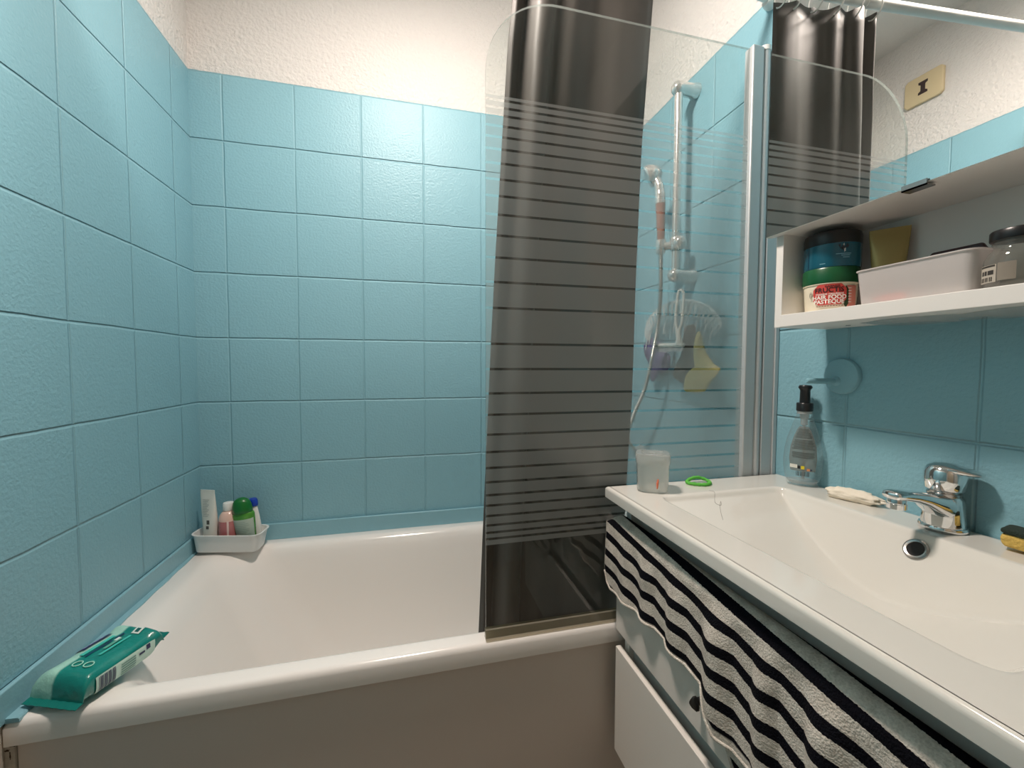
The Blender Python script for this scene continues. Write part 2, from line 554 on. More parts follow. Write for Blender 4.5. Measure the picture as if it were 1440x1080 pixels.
# stained, chipped filler where the bath meets the left wall
bm = bm_new()
add_box(bm, (0.0005, -0.6715, 0.02), (0.0155, -0.655, 0.5115))
add_box(bm, (0.0004, -0.745, 0.02), (0.0032, -0.6705, 0.5515))
fl = obj('corner_filler', bm, plain('stained filler', (0.60, 0.55, 0.47, 1), 0.6, bump=0.5, bscale=120, vary=0.35), tub, bevel=0.002)
bm = bm_new()
for (cx, cz, rx, rz) in ((0.0065, 0.503, 0.0030, 0.0014), (0.0150, 0.5095, 0.0050, 0.0014), (0.010, 0.494, 0.0006, 0.006)):
    k = 14
    pts = []
    for i in range(k):
        a = 2 * PI * i / k
        w_ = 1 + 0.35 * math.sin(i * 2.3 + cx * 900)
        pts.append((max(0.001, cx + rx * w_ * math.cos(a)), cz + rz * w_ * math.sin(a)))
    ring_loft(bm, [[(x, -0.6722, z) for x, z in pts], [(x, -0.6700, z) for x, z in pts]], True, True)
obj('rust_stain', bm, plain('brown rust stain', (0.05, 0.028, 0.012, 1), 0.8), fl)

# ================================================================== SHOWER SCREEN
YS = -0.660
GL, GR, GB, GT = 0.781, 1.395, 0.562, 1.838
gaps_z = [1.6351, 1.6208, 1.6057, 1.5858, 1.5648, 1.5414, 1.5141, 1.4833, 1.451, 1.4149, 1.3742, 1.3311, 1.2827, 1.2315, 1.1602, 1.1096,
          1.0607, 1.0177, 0.9774, 0.942, 0.9096, 0.8804, 0.8539, 0.8325, 0.8111, 0.7916, 0.7764, 0.7634]
BTOP, BBOT = 1.6435, 0.7509
scr = thing('shower_screen', 'clear glass bath screen with frosted stripes and rounded corner, standing on the bath rim', 'shower screen', (GR, YS, DK))
bm = bm_new()
th = 0.0055
cuts = [(GB, 0)]
cuts.append((BBOT, 1))
for g in sorted(gaps_z):
    cuts.append((g - 0.0024, 0)); cuts.append((g + 0.0024, 1))
cuts.append((BTOP, 0))
RC = 0.150
zs = [c[0] for c in cuts] + [GT - RC + RC * math.sin(PI / 2 * i / 14) for i in range(15)]
ks = [c[1] for c in cuts] + [0] * 14
def left_at(z):
    if z <= GT - RC:
        return GL
    dz = min(1.0, (z - (GT - RC)) / RC)
    return GL + RC * (1 - math.sqrt(max(0, 1 - dz * dz)))
rows = []
for z in zs:
    xl = left_at(z)
    rows.append([bm.verts.new((xl, YS - th / 2, z)), bm.verts.new((GR, YS - th / 2, z)), bm.verts.new((xl, YS + th / 2, z)), bm.verts.new((GR, YS + th / 2, z))])
for i in range(len(zs) - 1):
    a, b = rows[i], rows[i + 1]
    f = bm.faces.new((a[0], a[1], b[1], b[0])); f.material_index = ks[i]
    f = bm.faces.new((a[3], a[2], b[2], b[3])); f.material_index = 0
    f = bm.faces.new((a[2], a[0], b[0], b[2])); f.material_index = 2
    f = bm.faces.new((a[1], a[3], b[3], b[1])); f.material_index = 2
f = bm.faces.new((rows[0][0], rows[0][2], rows[0][3], rows[0][1])); f.material_index = 2
f = bm.faces.new((rows[-1][0], rows[-1][1], rows[-1][3], rows[-1][2])); f.material_index = 2
obj('glass_pane', bm, [MAT['glass'], MAT['frost'], MAT['glassedge']], scr, smooth=False)
# clear yellowed drip seal under the pane
bm = bm_new()
prof = [(-0.006, 0.020), (-0.0035, 0.022), (-0.0035, 0.008), (0.0035, 0.008), (0.0035, 0.022), (0.006, 0.020), (0.006, 0.003), (0.010, 0.0), (-0.010, 0.0), (-0.006, 0.003)]
ring_loft(bm, [[(x, YS + a, DK + 0.001 + b) for a, b in prof] for x in (GL - 0.001, GR - 0.005)], True, True)
obj('drip_seal', bm, MAT['seal'], scr, smooth=False)
# pivot profile and wall profile
bm = bm_new()
add_box(bm, (GR - 0.004, YS - 0.013, DK + 0.002), (GR + 0.026, YS + 0.013, GT + 0.004))
obj('pivot_profile', bm, MAT['alu'], scr, bevel=0.003)
bm = bm_new()
add_lathe(bm, GR + 0.037, YS - 0.003, [(0.0115, DK + 0.002), (0.0115, GT - 0.002)], n=24)
obj('hinge_tube', bm, MAT['alu'], scr)
bm = bm_new()
add_lathe(bm, GR + 0.037, YS - 0.003, [(0.0125, GT - 0.002), (0.0125, GT + 0.008), (0.010, GT + 0.010)], n=24)
obj('hinge_cap', bm, MAT['white'], scr)
bm = bm_new()
add_box(bm, (GR + 0.046, YS - 0.015, DK + 0.002), (W - 0.0006, YS + 0.018, GT - 0.002))
add_box(bm, (W - 0.012, YS - 0.019, DK + 0.002), (W - 0.0006, YS - 0.0148, GT - 0.002))
obj('wall_profile', bm, MAT['alu'], scr, bevel=0.002)

# ================================================================== CURTAIN ROD AND CURTAIN
def rodz(x):
    return 2.123 - 0.091 * x
RY = -0.632
rod = thing('curtain_rod', 'white telescopic shower curtain rod spanning the bath between the walls', 'curtain rod', (0, RY, rodz(0)))
bm = bm_new(); add_tube(bm, [(0.004, RY, rodz(0)), (0.9, RY, rodz(0.9))], 0.0125, n=20)
obj('outer_tube', bm, MAT['white'], rod)
bm = bm_new(); add_tube(bm, [(0.88, RY, rodz(0.88)), (W - 0.004, RY, rodz(W))], 0.0105, n=20)
obj('inner_tube', bm, MAT['white'], rod)
for x, s in ((0.0005, 1), (W - 0.0005, -1)):
    bm = bm_new(); add_axis_lathe(bm, (x, RY, rodz(x)), (s, 0, 0), [(0.021, 0), (0.021, 0.008), (0.015, 0.02)])
    obj('end_cap', bm, MAT['white'], rod)

LE = [(0.40, 0.770), (0.54, 0.777), (0.71, 0.784), (1.17, 0.804), (1.78, 0.836), (1.87, 0.845), (2.04, 0.853)]
RE = [(0.40, 1.122), (0.55, 1.130), (0.90, 1.143), (1.04, 1.150), (1.62, 1.158), (2.0, 1.176), (2.04, 1.178)]
# pleat offsets along the width (0..1): y displacement towards the camera is negative
FOLD = [(0.0, 0.002), (0.03, -0.004), (0.055, 0.006), (0.09, 0.018), (0.125, 0.006), (0.165, -0.014), (0.21, -0.020), (0.255, -0.012), (0.285, 0.004), (0.33, 0.002),
        (0.40, -0.004), (0.48, 0.006), (0.56, 0.014), (0.66, 0.010), (0.76, 0.002), (0.86, 0.002), (0.94, 0.008), (1.0, 0.016)]
def smooth_tab(tab, x):
    """cubic hermite through the table"""
    n_ = len(tab)
    if x <= tab[0][0]:
        return tab[0][1]
    for i in range(n_ - 1):
        (a, b), (c, d) = tab[i], tab[i + 1]
        if x <= c:
            def sl(k):
                if k <= 0 or k >= n_ - 1:
                    return 0.0
                return (tab[k + 1][1] - tab[k - 1][1]) / (tab[k + 1][0] - tab[k - 1][0])
            h_ = c - a; t = (x - a) / h_
            m0, m1 = sl(i) * h_, sl(i + 1) * h_
            return (2 * t ** 3 - 3 * t * t + 1) * b + (t ** 3 - 2 * t * t + t) * m0 + (-2 * t ** 3 + 3 * t * t) * d + (t ** 3 - t * t) * m1
    return tab[-1][1]
cur = thing('shower_curtain', 'dark taupe satin shower curtain bunched behind the glass bath screen', 'curtain', (1.0, -0.60, 0.42))
bm = bm_new()
NU, NV = 150, 46
grid = []
for j in range(NV + 1):
    t = j / NV
    row = []
    for i in range(NU + 1):
        s = i / NU
        ztop = rodz(lerp_tab(LE, 2.03) + (lerp_tab(RE, 2.03) - lerp_tab(LE, 2.03)) * s) - 0.016 - 0.008 * abs(math.sin(s * PI * 5.0))
        z = 0.43 + (ztop - 0.43) * t
        xl, xr = lerp_tab(LE, z), lerp_tab(RE, z)
        wob = 0.004 * math.sin(z * 3.1 + s * 9) * (1 - t) * math.sin(PI * s)
        x = xl + (xr - xl) * s + wob
        yc = -0.600 - 0.028 * max(0, (t - 0.55) / 0.45) ** 1.3
        ss = min(1, max(0, s + 0.02 * math.sin(z * 2.2) * math.sin(PI * s)))
        y = yc + smooth_tab(FOLD, ss) * (1.0 - 0.25 * t + 0.15 * math.sin(z * 4 + s * 12))
        if z < 0.56:
            y = max(y, -0.612)
        row.append(bm.verts.new((x, y, z)))
    grid.append(row)
for j in range(NV):
    for i in range(NU):
        bm.faces.new((grid[j][i], grid[j][i + 1], grid[j + 1][i + 1], grid[j + 1][i]))
cl = obj('fabric', bm, MAT['curtain'], cur, angle=3.0)
so = cl.modifiers.new('thick', 'SOLIDIFY'); so.thickness = 0.0012; so.offset = 0
for k, s in enumerate((0.06, 0.25, 0.44, 0.63, 0.82, 0.95)):
    x = lerp_tab(LE, 2.03) + (lerp_tab(RE, 2.03) - lerp_tab(LE, 2.03)) * s
    bm = bm_new()
    zc = rodz(x) - 0.012
    add_tube(bm, [(x, RY + 0.021 * math.cos(a), zc + 0.027 * math.sin(a)) for a in [2 * PI * i / 24 for i in range(25)]], 0.0018, n=8, cap=False)
    obj('ring', bm, MAT['white'], cur)

# ================================================================== SHOWER SLIDE BAR, HAND SHOWER
BX, BY = 1.420, -0.362
sb = thing('shower_slide_bar', 'chrome shower slide bar on the right wall behind the glass screen', 'shower bar', (W, BY, 1.39))
bm = bm_new(); add_tube(bm, [(BX, BY, 1.385), (BX, BY, 1.945)], 0.0115, n=24)
obj('bar', bm, MAT['oldchrome'], sb)
for z in (1.942, 1.391):
    bm = bm_new()
    add_axis_lathe(bm, (W - 0.0006, BY, z), (-1, 0, 0), [(0.0225, 0), (0.0225, 0.008), (0.0195, 0.022), (0.0190, 0.050), (0.0205, 0.060), (0.0195, 0.070), (0.015, 0.078), (0.007, 0.083), (0.0005, 0.084)])
    obj('wall_bracket', bm, MAT['oldchrome'], sb)
HX, HY = 1.385, -0.338
bm = bm_new()
add_lathe(bm, BX, BY, [(0.016, 1.466), (0.018, 1.470), (0.018, 1.500), (0.016, 1.504)], n=28)
bmesh.ops.create_uvsphere(bm, u_segments=24, v_segments=14, radius=0.0215, matrix=Matrix.Translation((BX + 0.004, BY - 0.012, 1.486)))
add_tube(bm, [(BX, BY, 1.482), (HX, HY, 1.480)], [0.013, 0.012], n=18)
add_axis_lathe(bm, (HX, HY, 1.460), (0, 0, 1), [(0.012, 0), (0.0145, 0.004), (0.0155, 0.034), (0.0145, 0.040)])
obj('slider', bm, MAT['oldchrome'], sb)

hs = thing('hand_shower', 'hand shower with brownish handle and ribbed metal hose, in the slider', 'hand shower', (HX, HY, 1.47))
bm = bm_new()
pts = catmull([(HX, HY, 1.498), (HX - 0.001, HY + 0.001, 1.55), (HX - 0.003, HY + 0.002, 1.615)], 6)
add_tube(bm, pts, [0.0105 + 0.004 * (i / (len(pts) - 1)) for i in range(len(pts))], n=20)
obj('handle', bm, plain('smoky pink brown handle', lin(150, 112, 100), 0.25, coat=0.4), hs)
bm = bm_new()
add_tube(bm, catmull([(HX - 0.003, HY + 0.002, 1.610), (HX - 0.004, HY + 0.003, 1.640), (HX - 0.007, HY + 0.008, 1.672), (HX - 0.015, HY + 0.022, 1.700)], 6), [0.0150] * 7 + [0.0135] * 5 + [0.013] * 7, n=20)
add_axis_lathe(bm, (HX - 0.013, HY + 0.026, 1.708), (-0.62, 0.42, -0.35), [(0.002, -0.026), (0.016, -0.022), (0.027, -0.008), (0.0335, 0.006), (0.0345, 0.016), (0.031, 0.020), (0.0005, 0.021)])
obj('shower_head', bm, MAT['oldchrome'], hs)
bm = bm_new()
hp = catmull([(HX, HY, 1.462), (1.388, -0.336, 1.40), (1.392, -0.330, 1.33), (1.394, -0.318, 1.25), (1.397, -0.285, 1.15), (1.40, -0.238, 1.04), (1.40, -0.180, 0.957), (1.405, -0.13, 0.885), (1.425, -0.10, 0.83), (1.462, -0.09, 0.80), (1.4812, -0.09, 0.80)], 60)
rad = [0.0062 + 0.0011 * math.cos(i * PI / 1.5) for i in range(len(hp))]
add_tube(bm, hp, rad, n=12)
obj('hose', bm, plain('ribbed metal hose', (0.62, 0.62, 0.60, 1), 0.28, metal=0.9), hs)
bm = bm_new(); add_axis_lathe(bm, (W - 0.0006, -0.09, 0.80), (-1, 0, 0), [(0.020, 0), (0.020, 0.006), (0.012, 0.010), (0.011, 0.028)])
obj('hose_connector', bm, MAT['oldchrome'], hs)

# ------------------------------------------------------------------ clear rack and the things hanging from it
CX = 1.455
rack = thing('shower_rack', 'clear plastic fan-shaped rack with scalloped rim, below the slide bar', 'rack', (W, -0.345, 1.20))
bm = bm_new()
arc = []
for i in range(61):
    a = PI * i / 60
    arc.append((CX - 0.016 * math.sin(a), -0.335 + 0.185 * math.cos(a), 1.222 + 0.095 * math.sin(a)))
add_tube(bm, arc, 0.0038, n=8)
obj('rim', bm, MAT['rack'], rack)
bm = bm_new()
sc_ = []
for i in range(241):
    a = PI * i / 240
    w_ = math.sin(i * PI / 5.0)
    k = 1 - 0.075 * (1 - w_)
    sc_.append((CX - 0.020 * math.sin(a) - 0.004 * math.cos(i * PI / 5), -0.335 + 0.185 * k * math.cos(a), 1.222 + 0.095 * math.sin(a) * (k - 0.02) - 0.012 * (1 - w_)))
add_tube(bm, sc_, 0.0030, n=6)
obj('scalloped_edge', bm, MAT['rack'], rack)
bm = bm_new()
pl = [(W - 0.002, -0.335 + 0.18 * math.cos(PI * i / 24), 1.222 + 0.09 * math.sin(PI * i / 24)) for i in range(25)]
ring_loft(bm, [pl, [(CX + 0.006, y, z) for (x, y, z) in pl]], True, True)
obj('back_plate', bm, MAT['clear'], rack)
for i in range(9):
    bm = bm_new()
    a = PI * (i + 0.7) / 9.6
    y, z = -0.335 + 0.165 * math.cos(a), 1.21 + 0.07 * math.sin(a)
    add_tube(bm, [(CX + 0.002, y, z), (CX - 0.012, y, z - 0.03), (CX - 0.014, y, z - 0.055)], 0.0022, n=6)
    obj('prong', bm, MAT['rack'], rack)

def hanging(name, label, cat, outline, x, thick, m, puff=0.012, seed=0):
    """soft flat item: outline of (y, z) puffed to a cushion"""
    n = len(outline)
    P = catmull([(x, y, z) for y, z in outline + outline[:1]], 6)[:-1]
    cy = sum(p.y for p in P) / len(P); cz = sum(p.z for p in P) / len(P)
    bm = bm_new()
    rings = []
    for k, (sc, dx) in enumerate(((0.02, -1.0), (0.35, -0.96), (0.62, -0.80), (0.84, -0.5), (0.96, -0.2), (1.0, 0.0), (0.96, 0.2), (0.84, 0.5), (0.62, 0.8), (0.35, 0.96), (0.02, 1.0))):
        ring = []
        for p in P:
            y = cy + (p.y - cy) * sc; z = cz + (p.z - cz) * sc
            nz = noise.noise(Vector((y * 22 + seed, z * 22, k * 0.1 + seed)))
            ring.append((x + dx * (thick * 0.5) + puff * 0.5 * nz * (1 - abs(dx) * 0.2), y, z))
        rings.append(ring)
    ring_loft(bm, rings, True, True)
    zb = max(p.z for p in P)
    o = obj(name, bm, m, loc=(x, cy, zb), angle=2.5)
    return tag(o, label, cat)

hanging('bath_glove', 'purple and dark bath glove hanging at the left of the clear rack', 'bath glove',
        [(-0.190, 1.215), (-0.145, 1.190), (-0.150, 1.155), (-0.175, 1.125), (-0.180, 1.085), (-0.205, 1.062), (-0.240, 1.090), (-0.262, 1.095), (-0.295, 1.110), (-0.300, 1.150), (-0.270, 1.165), (-0.235, 1.200)], 1.452, 0.022,
        plain('purple net fabric', lin(118, 108, 150), 0.8, bump=0.6, bscale=300, vary=0.5), seed=3)
hanging('scrub_mitt', 'dark grey scrub mitt hanging below the slide bar', 'scrub mitt',
        [(-0.385, 1.235), (-0.430, 1.235), (-0.440, 1.18), (-0.450, 1.10), (-0.447, 1.055), (-0.400, 1.060), (-0.335, 1.082), (-0.345, 1.12), (-0.372, 1.16)], 1.440, 0.020,
        plain('dark grey terry', lin(78, 76, 72), 0.9, bump=0.8, bscale=350, vary=0.4), seed=5)
hanging('bath_sponge', 'pale yellow bath sponge with pointed top beside the dark grey mitt', 'sponge',
        [(-0.478, 1.212), (-0.492, 1.208), (-0.503, 1.165), (-0.540, 1.125), (-0.570, 1.108), (-0.540, 1.075), (-0.505, 1.045), (-0.428, 1.044), (-0.432, 1.085), (-0.470, 1.110), (-0.462, 1.150)], 1.414, 0.026,
        plain('yellow foam', lin(205, 186, 122), 0.9, bump=0.8, bscale=260, vary=0.3), seed=9)

sq = thing('squeegee', 'small white squeegee with looped handle hanging below the slide bar', 'squeegee', (1.42, -0.405, 1.17))
bm = bm_new()
lp = catmull([(1.412, -0.410, 1.338), (1.408, -0.398, 1.335), (1.405, -0.394, 1.30), (1.404, -0.392, 1.25), (1.405, -0.400, 1.222), (1.408, -0.412, 1.235), (1.411, -0.415, 1.28), (1.413, -0.415, 1.32), (1.412, -0.410, 1.338)], 8)
add_tube(bm, lp, 0.0042, n=10, cap=False)
add_tube(bm, [(1.405, -0.401, 1.226), (1.407, -0.404, 1.20), (1.409, -0.404, 1.180)], [0.0055, 0.008, 0.011], n=12)
obj('handle', bm, MAT['white'], sq)
bm = bm_new(); add_tube(bm, [(1.410, -0.285, 1.182), (1.410, -0.42, 1.178)], 0.0065, n=14)
obj('blade_holder', bm, MAT['white'], sq)
bm = bm_new(); add_box(bm, (1.409, -0.42, 1.160), (1.4115, -0.286, 1.176))
obj('blade', bm, plain('grey rubber', (0.35, 0.36, 0.38, 1), 0.5), sq, smooth=False)

# ================================================================== WALL HOOK (painted over)
hk = thing('wall_hook', 'wall disc with horizontal peg painted teal like the tiles', 'hook', (W, -0.829, 1.094))
bm = bm_new(); add_axis_lathe(bm, (W - 0.0006, -0.830, 1.097), (-1, 0, 0), [(0.0360, 0), (0.0360, 0.005), (0.034, 0.008), (0.020, 0.0105), (0.0005, 0.011)], n=40)
obj('disc', bm, MAT['teal'], hk)
bm = bm_new()
add_tube(bm, [(W - 0.009, -0.824, 1.0868), (1.400, -0.824, 1.0878), (1.396, -0.824, 1.0879)], [0.0058, 0.0055, 0.003], n=16)
add_axis_lathe(bm, (W - 0.008, -0.824, 1.0868), (-1, 0, 0), [(0.011, 0), (0.009, 0.006), (0.006, 0.010)], n=20)
obj('peg', bm, MAT['teal'], hk)

# ================================================================== MIRROR CABINET
MX = 1.333
CY0, CY1 = -1.40, -0.790
mc = thing('mirror_cabinet', 'white bathroom cabinet with mirror door above an open shelf', 'mirror cabinet', (W, -1.09, 1.194))
ZS, ZD, ZTOP = 1.194, 1.375, 1.99
for y0, y1 in ((CY1 - 0.016, CY1), (CY0, CY0 + 0.016)):
    box_obj('side_panel', (MX + 0.016, y0, ZS), (W - 0.0006, y1, ZTOP), MAT['board'], mc, bevel=0.0008)
box_obj('open_shelf', (MX + 0.012, CY0 + 0.016, ZS), (W - 0.0006, CY1 - 0.016, ZS + 0.0235), MAT['board'], mc, bevel=0.0008)
box_obj('cabinet_base', (MX + 0.016, CY0 + 0.016, ZD), (W - 0.0006, CY1 - 0.016, ZD + 0.016), MAT['board'], mc)
box_obj('top_panel', (MX + 0.016, CY0 + 0.016, ZTOP - 0.016), (W - 0.0006, CY1 - 0.016, ZTOP), MAT['board'], mc)
box_obj('back_panel', (W - 0.006, CY0 + 0.016, ZS + 0.0235), (W - 0.0006, CY1 - 0.016, ZD), MAT['board'], mc)
# thin film peeling under the shelf
bm = bm_new()
rows = []
for i in range(50):
    y = -0.915 - (0.46) * i / 49
    dz = 0.0025 + 0.004 * (0.5 + 0.5 * noise.noise(Vector((y * 16, 1.3, 0)))) * min(1, i / 5)
    xa = 1.405 - 0.028 * abs(math.sin(i * 0.21)) + 0.006 * noise.noise(Vector((y * 40, 0, 0)))
    rows.append([(xa, y, ZS - 0.0008), ((xa + 1.478) / 2, y, ZS - dz), (1.4805, y, ZS - dz * 1.3)])
ring_loft(bm, rows, closed=False)
obj('peeling_film', bm, MAT['milky'], mc)
bm = bm_new(); add_lathe(bm, 1.43, -0.875, [(0.004, ZS - 0.001), (0.004, ZS + 0.002)], n=16)
obj('screw_cover', bm, MAT['steel'], mc)
# mirror door
bm = bm_new()
add_box(bm, (MX + 0.0012, CY0 - 0.004, ZD - 0.0005), (MX + 0.0150, CY1 + 0.0105, ZTOP + 0.004))
md = obj('mirror_door', bm, MAT['board'], mc, smooth=False)
bm = bm_new()
ya, yb_, za, zb_ = CY0 - 0.004, CY1 + 0.011, ZD - 0.001, ZTOP + 0.004
i_ = 0.0012
front = [bm.verts.new((MX, y, z)) for y, z in ((ya + i_, za + i_), (yb_ - i_, za + i_), (yb_ - i_, zb_ - i_), (ya + i_, zb_ - i_))]
back = [bm.verts.new((MX + 0.0012, y, z)) for y, z in ((ya, za), (yb_, za), (yb_, zb_), (ya, zb_))]
bm.faces.new(front)
for k in range(4):
    f = bm.faces.new((front[k], back[k], back[(k + 1) % 4], front[(k + 1) % 4])); f.material_index = 1
bm.faces.new(list(reversed(back)))
obj('mirror_glass', bm, [MAT['mirror'], plain('ground mirror edge', (0.85, 0.83, 0.78, 1), 0.3)], md, smooth=False)
bm = bm_new()
add_box(bm, (MX - 0.0030, -1.050, ZD - 0.0050), (MX - 0.0012, -1.019, ZD + 0.0035))
add_box(bm, (MX - 0.0030, -1.050, ZD - 0.0050), (MX + 0.0140, -1.019, ZD - 0.0030))
obj('door_grip', bm, plain('grey metal door grip', (0.32, 0.33, 0.33, 1), 0.25, metal=0.8), md, smooth=False)

# ================================================================== SHELF CONTENTS
SH = ZS + 0.0236
def cyl_map(cx, cy, r, ang0, z0):
    """flat lettering -> cylinder surface; ang0 = direction (radians) of the centre"""
    def f(x, y):
        a = ang0 + x / r
        return (cx + r * math.cos(a), cy + r * math.sin(a), z0 + y)
    return f
def cyl_patch(bm, cx, cy, r, a0, a1, z0, z1, n=20, mat_i=0, shape=None):
    vs = []
    for i in range(n + 1):
        a = a0 + (a1 - a0) * i / n
        lo, hi = z0, z1
        if shape:
            lo, hi = shape(i / n, z0, z1)
        vs.append((bm.verts.new((cx + r * math.cos(a), cy + r * math.sin(a), lo)), bm.verts.new((cx + r * math.cos(a), cy + r * math.sin(a), hi))))
    for p_, q_ in zip(vs, vs[1:]):
        f = bm.faces.new((p_[0], q_[0], q_[1], p_[1])); f.material_index = mat_i

JX, JY, JR = 1.412, -0.8525, 0.0415
VIEW = math.atan2(-1.4825 - JY, 0.6295 - JX)     # towards the room
# hair food jar
jar = thing('hair_mask_jar', 'cream jar with green lid and red watermelon label at the left of the shelf', 'jar', (JX, JY, SH))
bm = bm_new(); add_lathe(bm, JX, JY, [(0.0005, SH), (0.037, SH), (0.0385, SH + 0.002), (0.0415, SH + 0.0500), (0.0432, SH + 0.0508), (0.0432, SH + 0.052), (0.0005, SH + 0.052)], n=56, cap0=False, cap1=False)
obj('pot', bm, plain('cream plastic', lin(238, 228, 205), 0.3), jar)
bm = bm_new(); add_lathe(bm, JX, JY, [(0.0436, SH + 0.0525), (0.0440, SH + 0.054), (0.0440, SH + 0.078), (0.0425, SH + 0.0805), (0.0005, SH + 0.0805)], n=56, cap0=True, cap1=False)
obj('lid', bm, plain('dark green plastic', lin(20, 84, 48), 0.3), jar)
bm = bm_new()
R_ = JR + 0.0012
VJ = VIEW + 0.07
def oct_(t, z0, z1):
    c = min(1.0, min(t, 1 - t) / 0.16)
    d = (z1 - z0) * 0.24 * (1 - c)
    return z0 + d, z1 - d
cyl_patch(bm, JX, JY, R_, VJ - 0.70, VJ + 0.52, SH + 0.0120, SH + 0.0495, n=28, shape=oct_)
cyl_patch(bm, JX, JY, R_ - 0.0003, VJ + 0.44, VJ + 0.62, SH + 0.006, SH + 0.0455, n=8, mat_i=1, shape=lambda t, a, b: (a + 0.012 * abs(t - 0.4), b - 0.012 * abs(t - 0.4)))
cyl_patch(bm, JX, JY, R_ - 0.0004, VJ + 0.55, VJ + 1.0, SH + 0.006, SH + 0.046, n=8, mat_i=2)
lb = obj('label', bm, [plain('watermelon red label', lin(214, 74, 66), 0.4, bscale=60, vary=0.25), plain('rind green', lin(44, 66, 40), 0.4), plain('pink flesh', lin(224, 140, 124), 0.4)], jar)
RT = JR + 0.0018
tb = bm_new()
def jt(s, size, dx, dz, bold=0.0, sq_=1.0):
    return text_bm(s, size, cyl_map(JX, JY, RT, VJ - 0.085 + dx / RT, SH + dz), bold, squeeze=sq_)
bm = bm_new(); merge(bm, jt('GARNIER', 0.0056, 0.004, 0.0440, 0.00008)); merge(bm, jt('FRUCTIS', 0.0122, -0.001, 0.0350, 0.00022, 0.98))
obj('lettering', bm, plain('dark lettering', lin(40, 22, 20), 0.5), lb, smooth=False)
bm = bm_new(); merge(bm, jt('masque repulpant', 0.0060, 0.0, 0.0302, 0.00005)); merge(bm, jt('HAIR FOOD', 0.0100, -0.0005, 0.0224, 0.00025, 0.98)); merge(bm, jt('PASTEQUE', 0.0100, -0.001, 0.0144, 0.00025, 0.98))
obj('lettering', bm, plain('white lettering', lin(245, 238, 228), 0.5), lb, smooth=False)
bm = bm_new()
for i in range(10):
    a = VJ - 0.56 + i * 0.10
    cyl_patch(bm, JX, JY, R_ + 0.0003 - 0.0012, a, a + 0.07, SH + 0.0095, SH + 0.0107, n=3)
obj('fine_print', bm, plain('brown fine print', lin(150, 90, 70), 0.5), lb, smooth=False)
bm = bm_new()
for k in range(3):
    pts = [(JX + (R_ + 0.0004) * math.cos(VJ - 0.80 + 0.06 * math.cos(a) * (1 - 0.2 * k)), JY + (R_ + 0.0004) * math.sin(VJ - 0.80 + 0.06 * math.cos(a) * (1 - 0.2 * k)), SH + 0.032 + 0.006 * (1 - 0.28 * k) * math.sin(a)) for a in [2 * PI * i / 16 for i in range(17)]]
    add_tube(bm, pts, 0.0003, n=5, cap=False)
obj('emblem', bm, plain('grey emblem print', lin(130, 124, 110), 0.5), lb)
bm = bm_new()
for k in range(6):
    add_tube(bm, [(JX + (R_ + 0.0003) * math.cos(VJ + a), JY + (R_ + 0.0003) * math.sin(VJ + a), SH + 0.016 + 0.005 * k) for a in (0.60, 0.72)], 0.0005, n=5)
obj('scale_marks', bm, MAT['white'], lb)

# blue jar on top
B0 = SH + 0.0808
bx, by = JX + 0.001, JY - 0.0005
bj = thing('body_cream_jar', 'blue jar with black lid stacked on the green-lidded jar', 'jar', (bx, by, B0))
bm = bm_new(); add_lathe(bm, bx, by, [(0.0005, B0), (0.0430, B0), (0.0440, B0 + 0.002), (0.0440, B0 + 0.042), (0.0005, B0 + 0.042)], n=56, cap0=False, cap1=False)
pot = obj('pot', bm, plain('blue gloss plastic', lin(26, 92, 112), 0.22, coat=0.3), bj)
bm = bm_new(); add_lathe(bm, bx, by, [(0.0442, B0 + 0.0422), (0.0446, B0 + 0.044), (0.0446, B0 + 0.058), (0.043, B0 + 0.0645), (0.0395, B0 + 0.0665), (0.0005, B0 + 0.0665)], n=56, cap0=True, cap1=False)
obj('lid', bm, MAT['black'], bj)
bm = bm_new(); cyl_patch(bm, bx, by, 0.0443, VIEW - 0.95, VIEW - 0.90, B0 + 0.001, B0 + 0.041, n=2)
obj('label_seam', bm, plain('dark blue seam', lin(10, 56, 80), 0.4), pot, smooth=False)
PBP = plain('pale blue print', lin(120, 178, 196), 0.5)
for a, b, c in ((0.12, 0.66, 0.021), (0.36, 0.60, 0.0145), (-0.42, -0.22, 0.006), (0.30, 0.62, 0.018)):
    bm = bm_new()
    cyl_patch(bm, bx, by, 0.0443, VIEW + a, VIEW + b, B0 + c, B0 + c + 0.0011, n=8)
    obj('fine_print', bm, PBP, pot, smooth=False)
bm = bm_new()
for (a, z, da, dz, col_) in ((0.36, 0.032, 0.17, 0.0045, 0), (0.50, 0.035, 0.12, 0.0035, 0), (0.24, 0.036, 0.08, 0.003, 0), (0.42, 0.028, 0.07, 0.0035, 1), (0.38, 0.0375, 0.05, 0.002, 1)):
    n_ = 10
    vs = []
    c_ = bm.verts.new((bx + 0.04445 * math.cos(VIEW + a), by + 0.04445 * math.sin(VIEW + a), B0 + z))
    for i in range(n_):
        t = 2 * PI * i / n_
        k_ = 1 + 0.45 * math.sin(i * 2.4 + a * 40)
        aa = VIEW + a + da * 0.5 * k_ * math.cos(t)
        vs.append(bm.verts.new((bx + 0.04445 * math.cos(aa), by + 0.04445 * math.sin(aa), B0 + z + dz * k_ * math.sin(t))))
    for i in range(n_):
        f = bm.faces.new((c_, vs[i], vs[(i + 1) % n_])); f.material_index = col_
obj('flower_print', bm, [plain('dark print', lin(24, 36, 48), 0.5), plain('pale print', lin(206, 212, 210), 0.5)], pot, smooth=False)

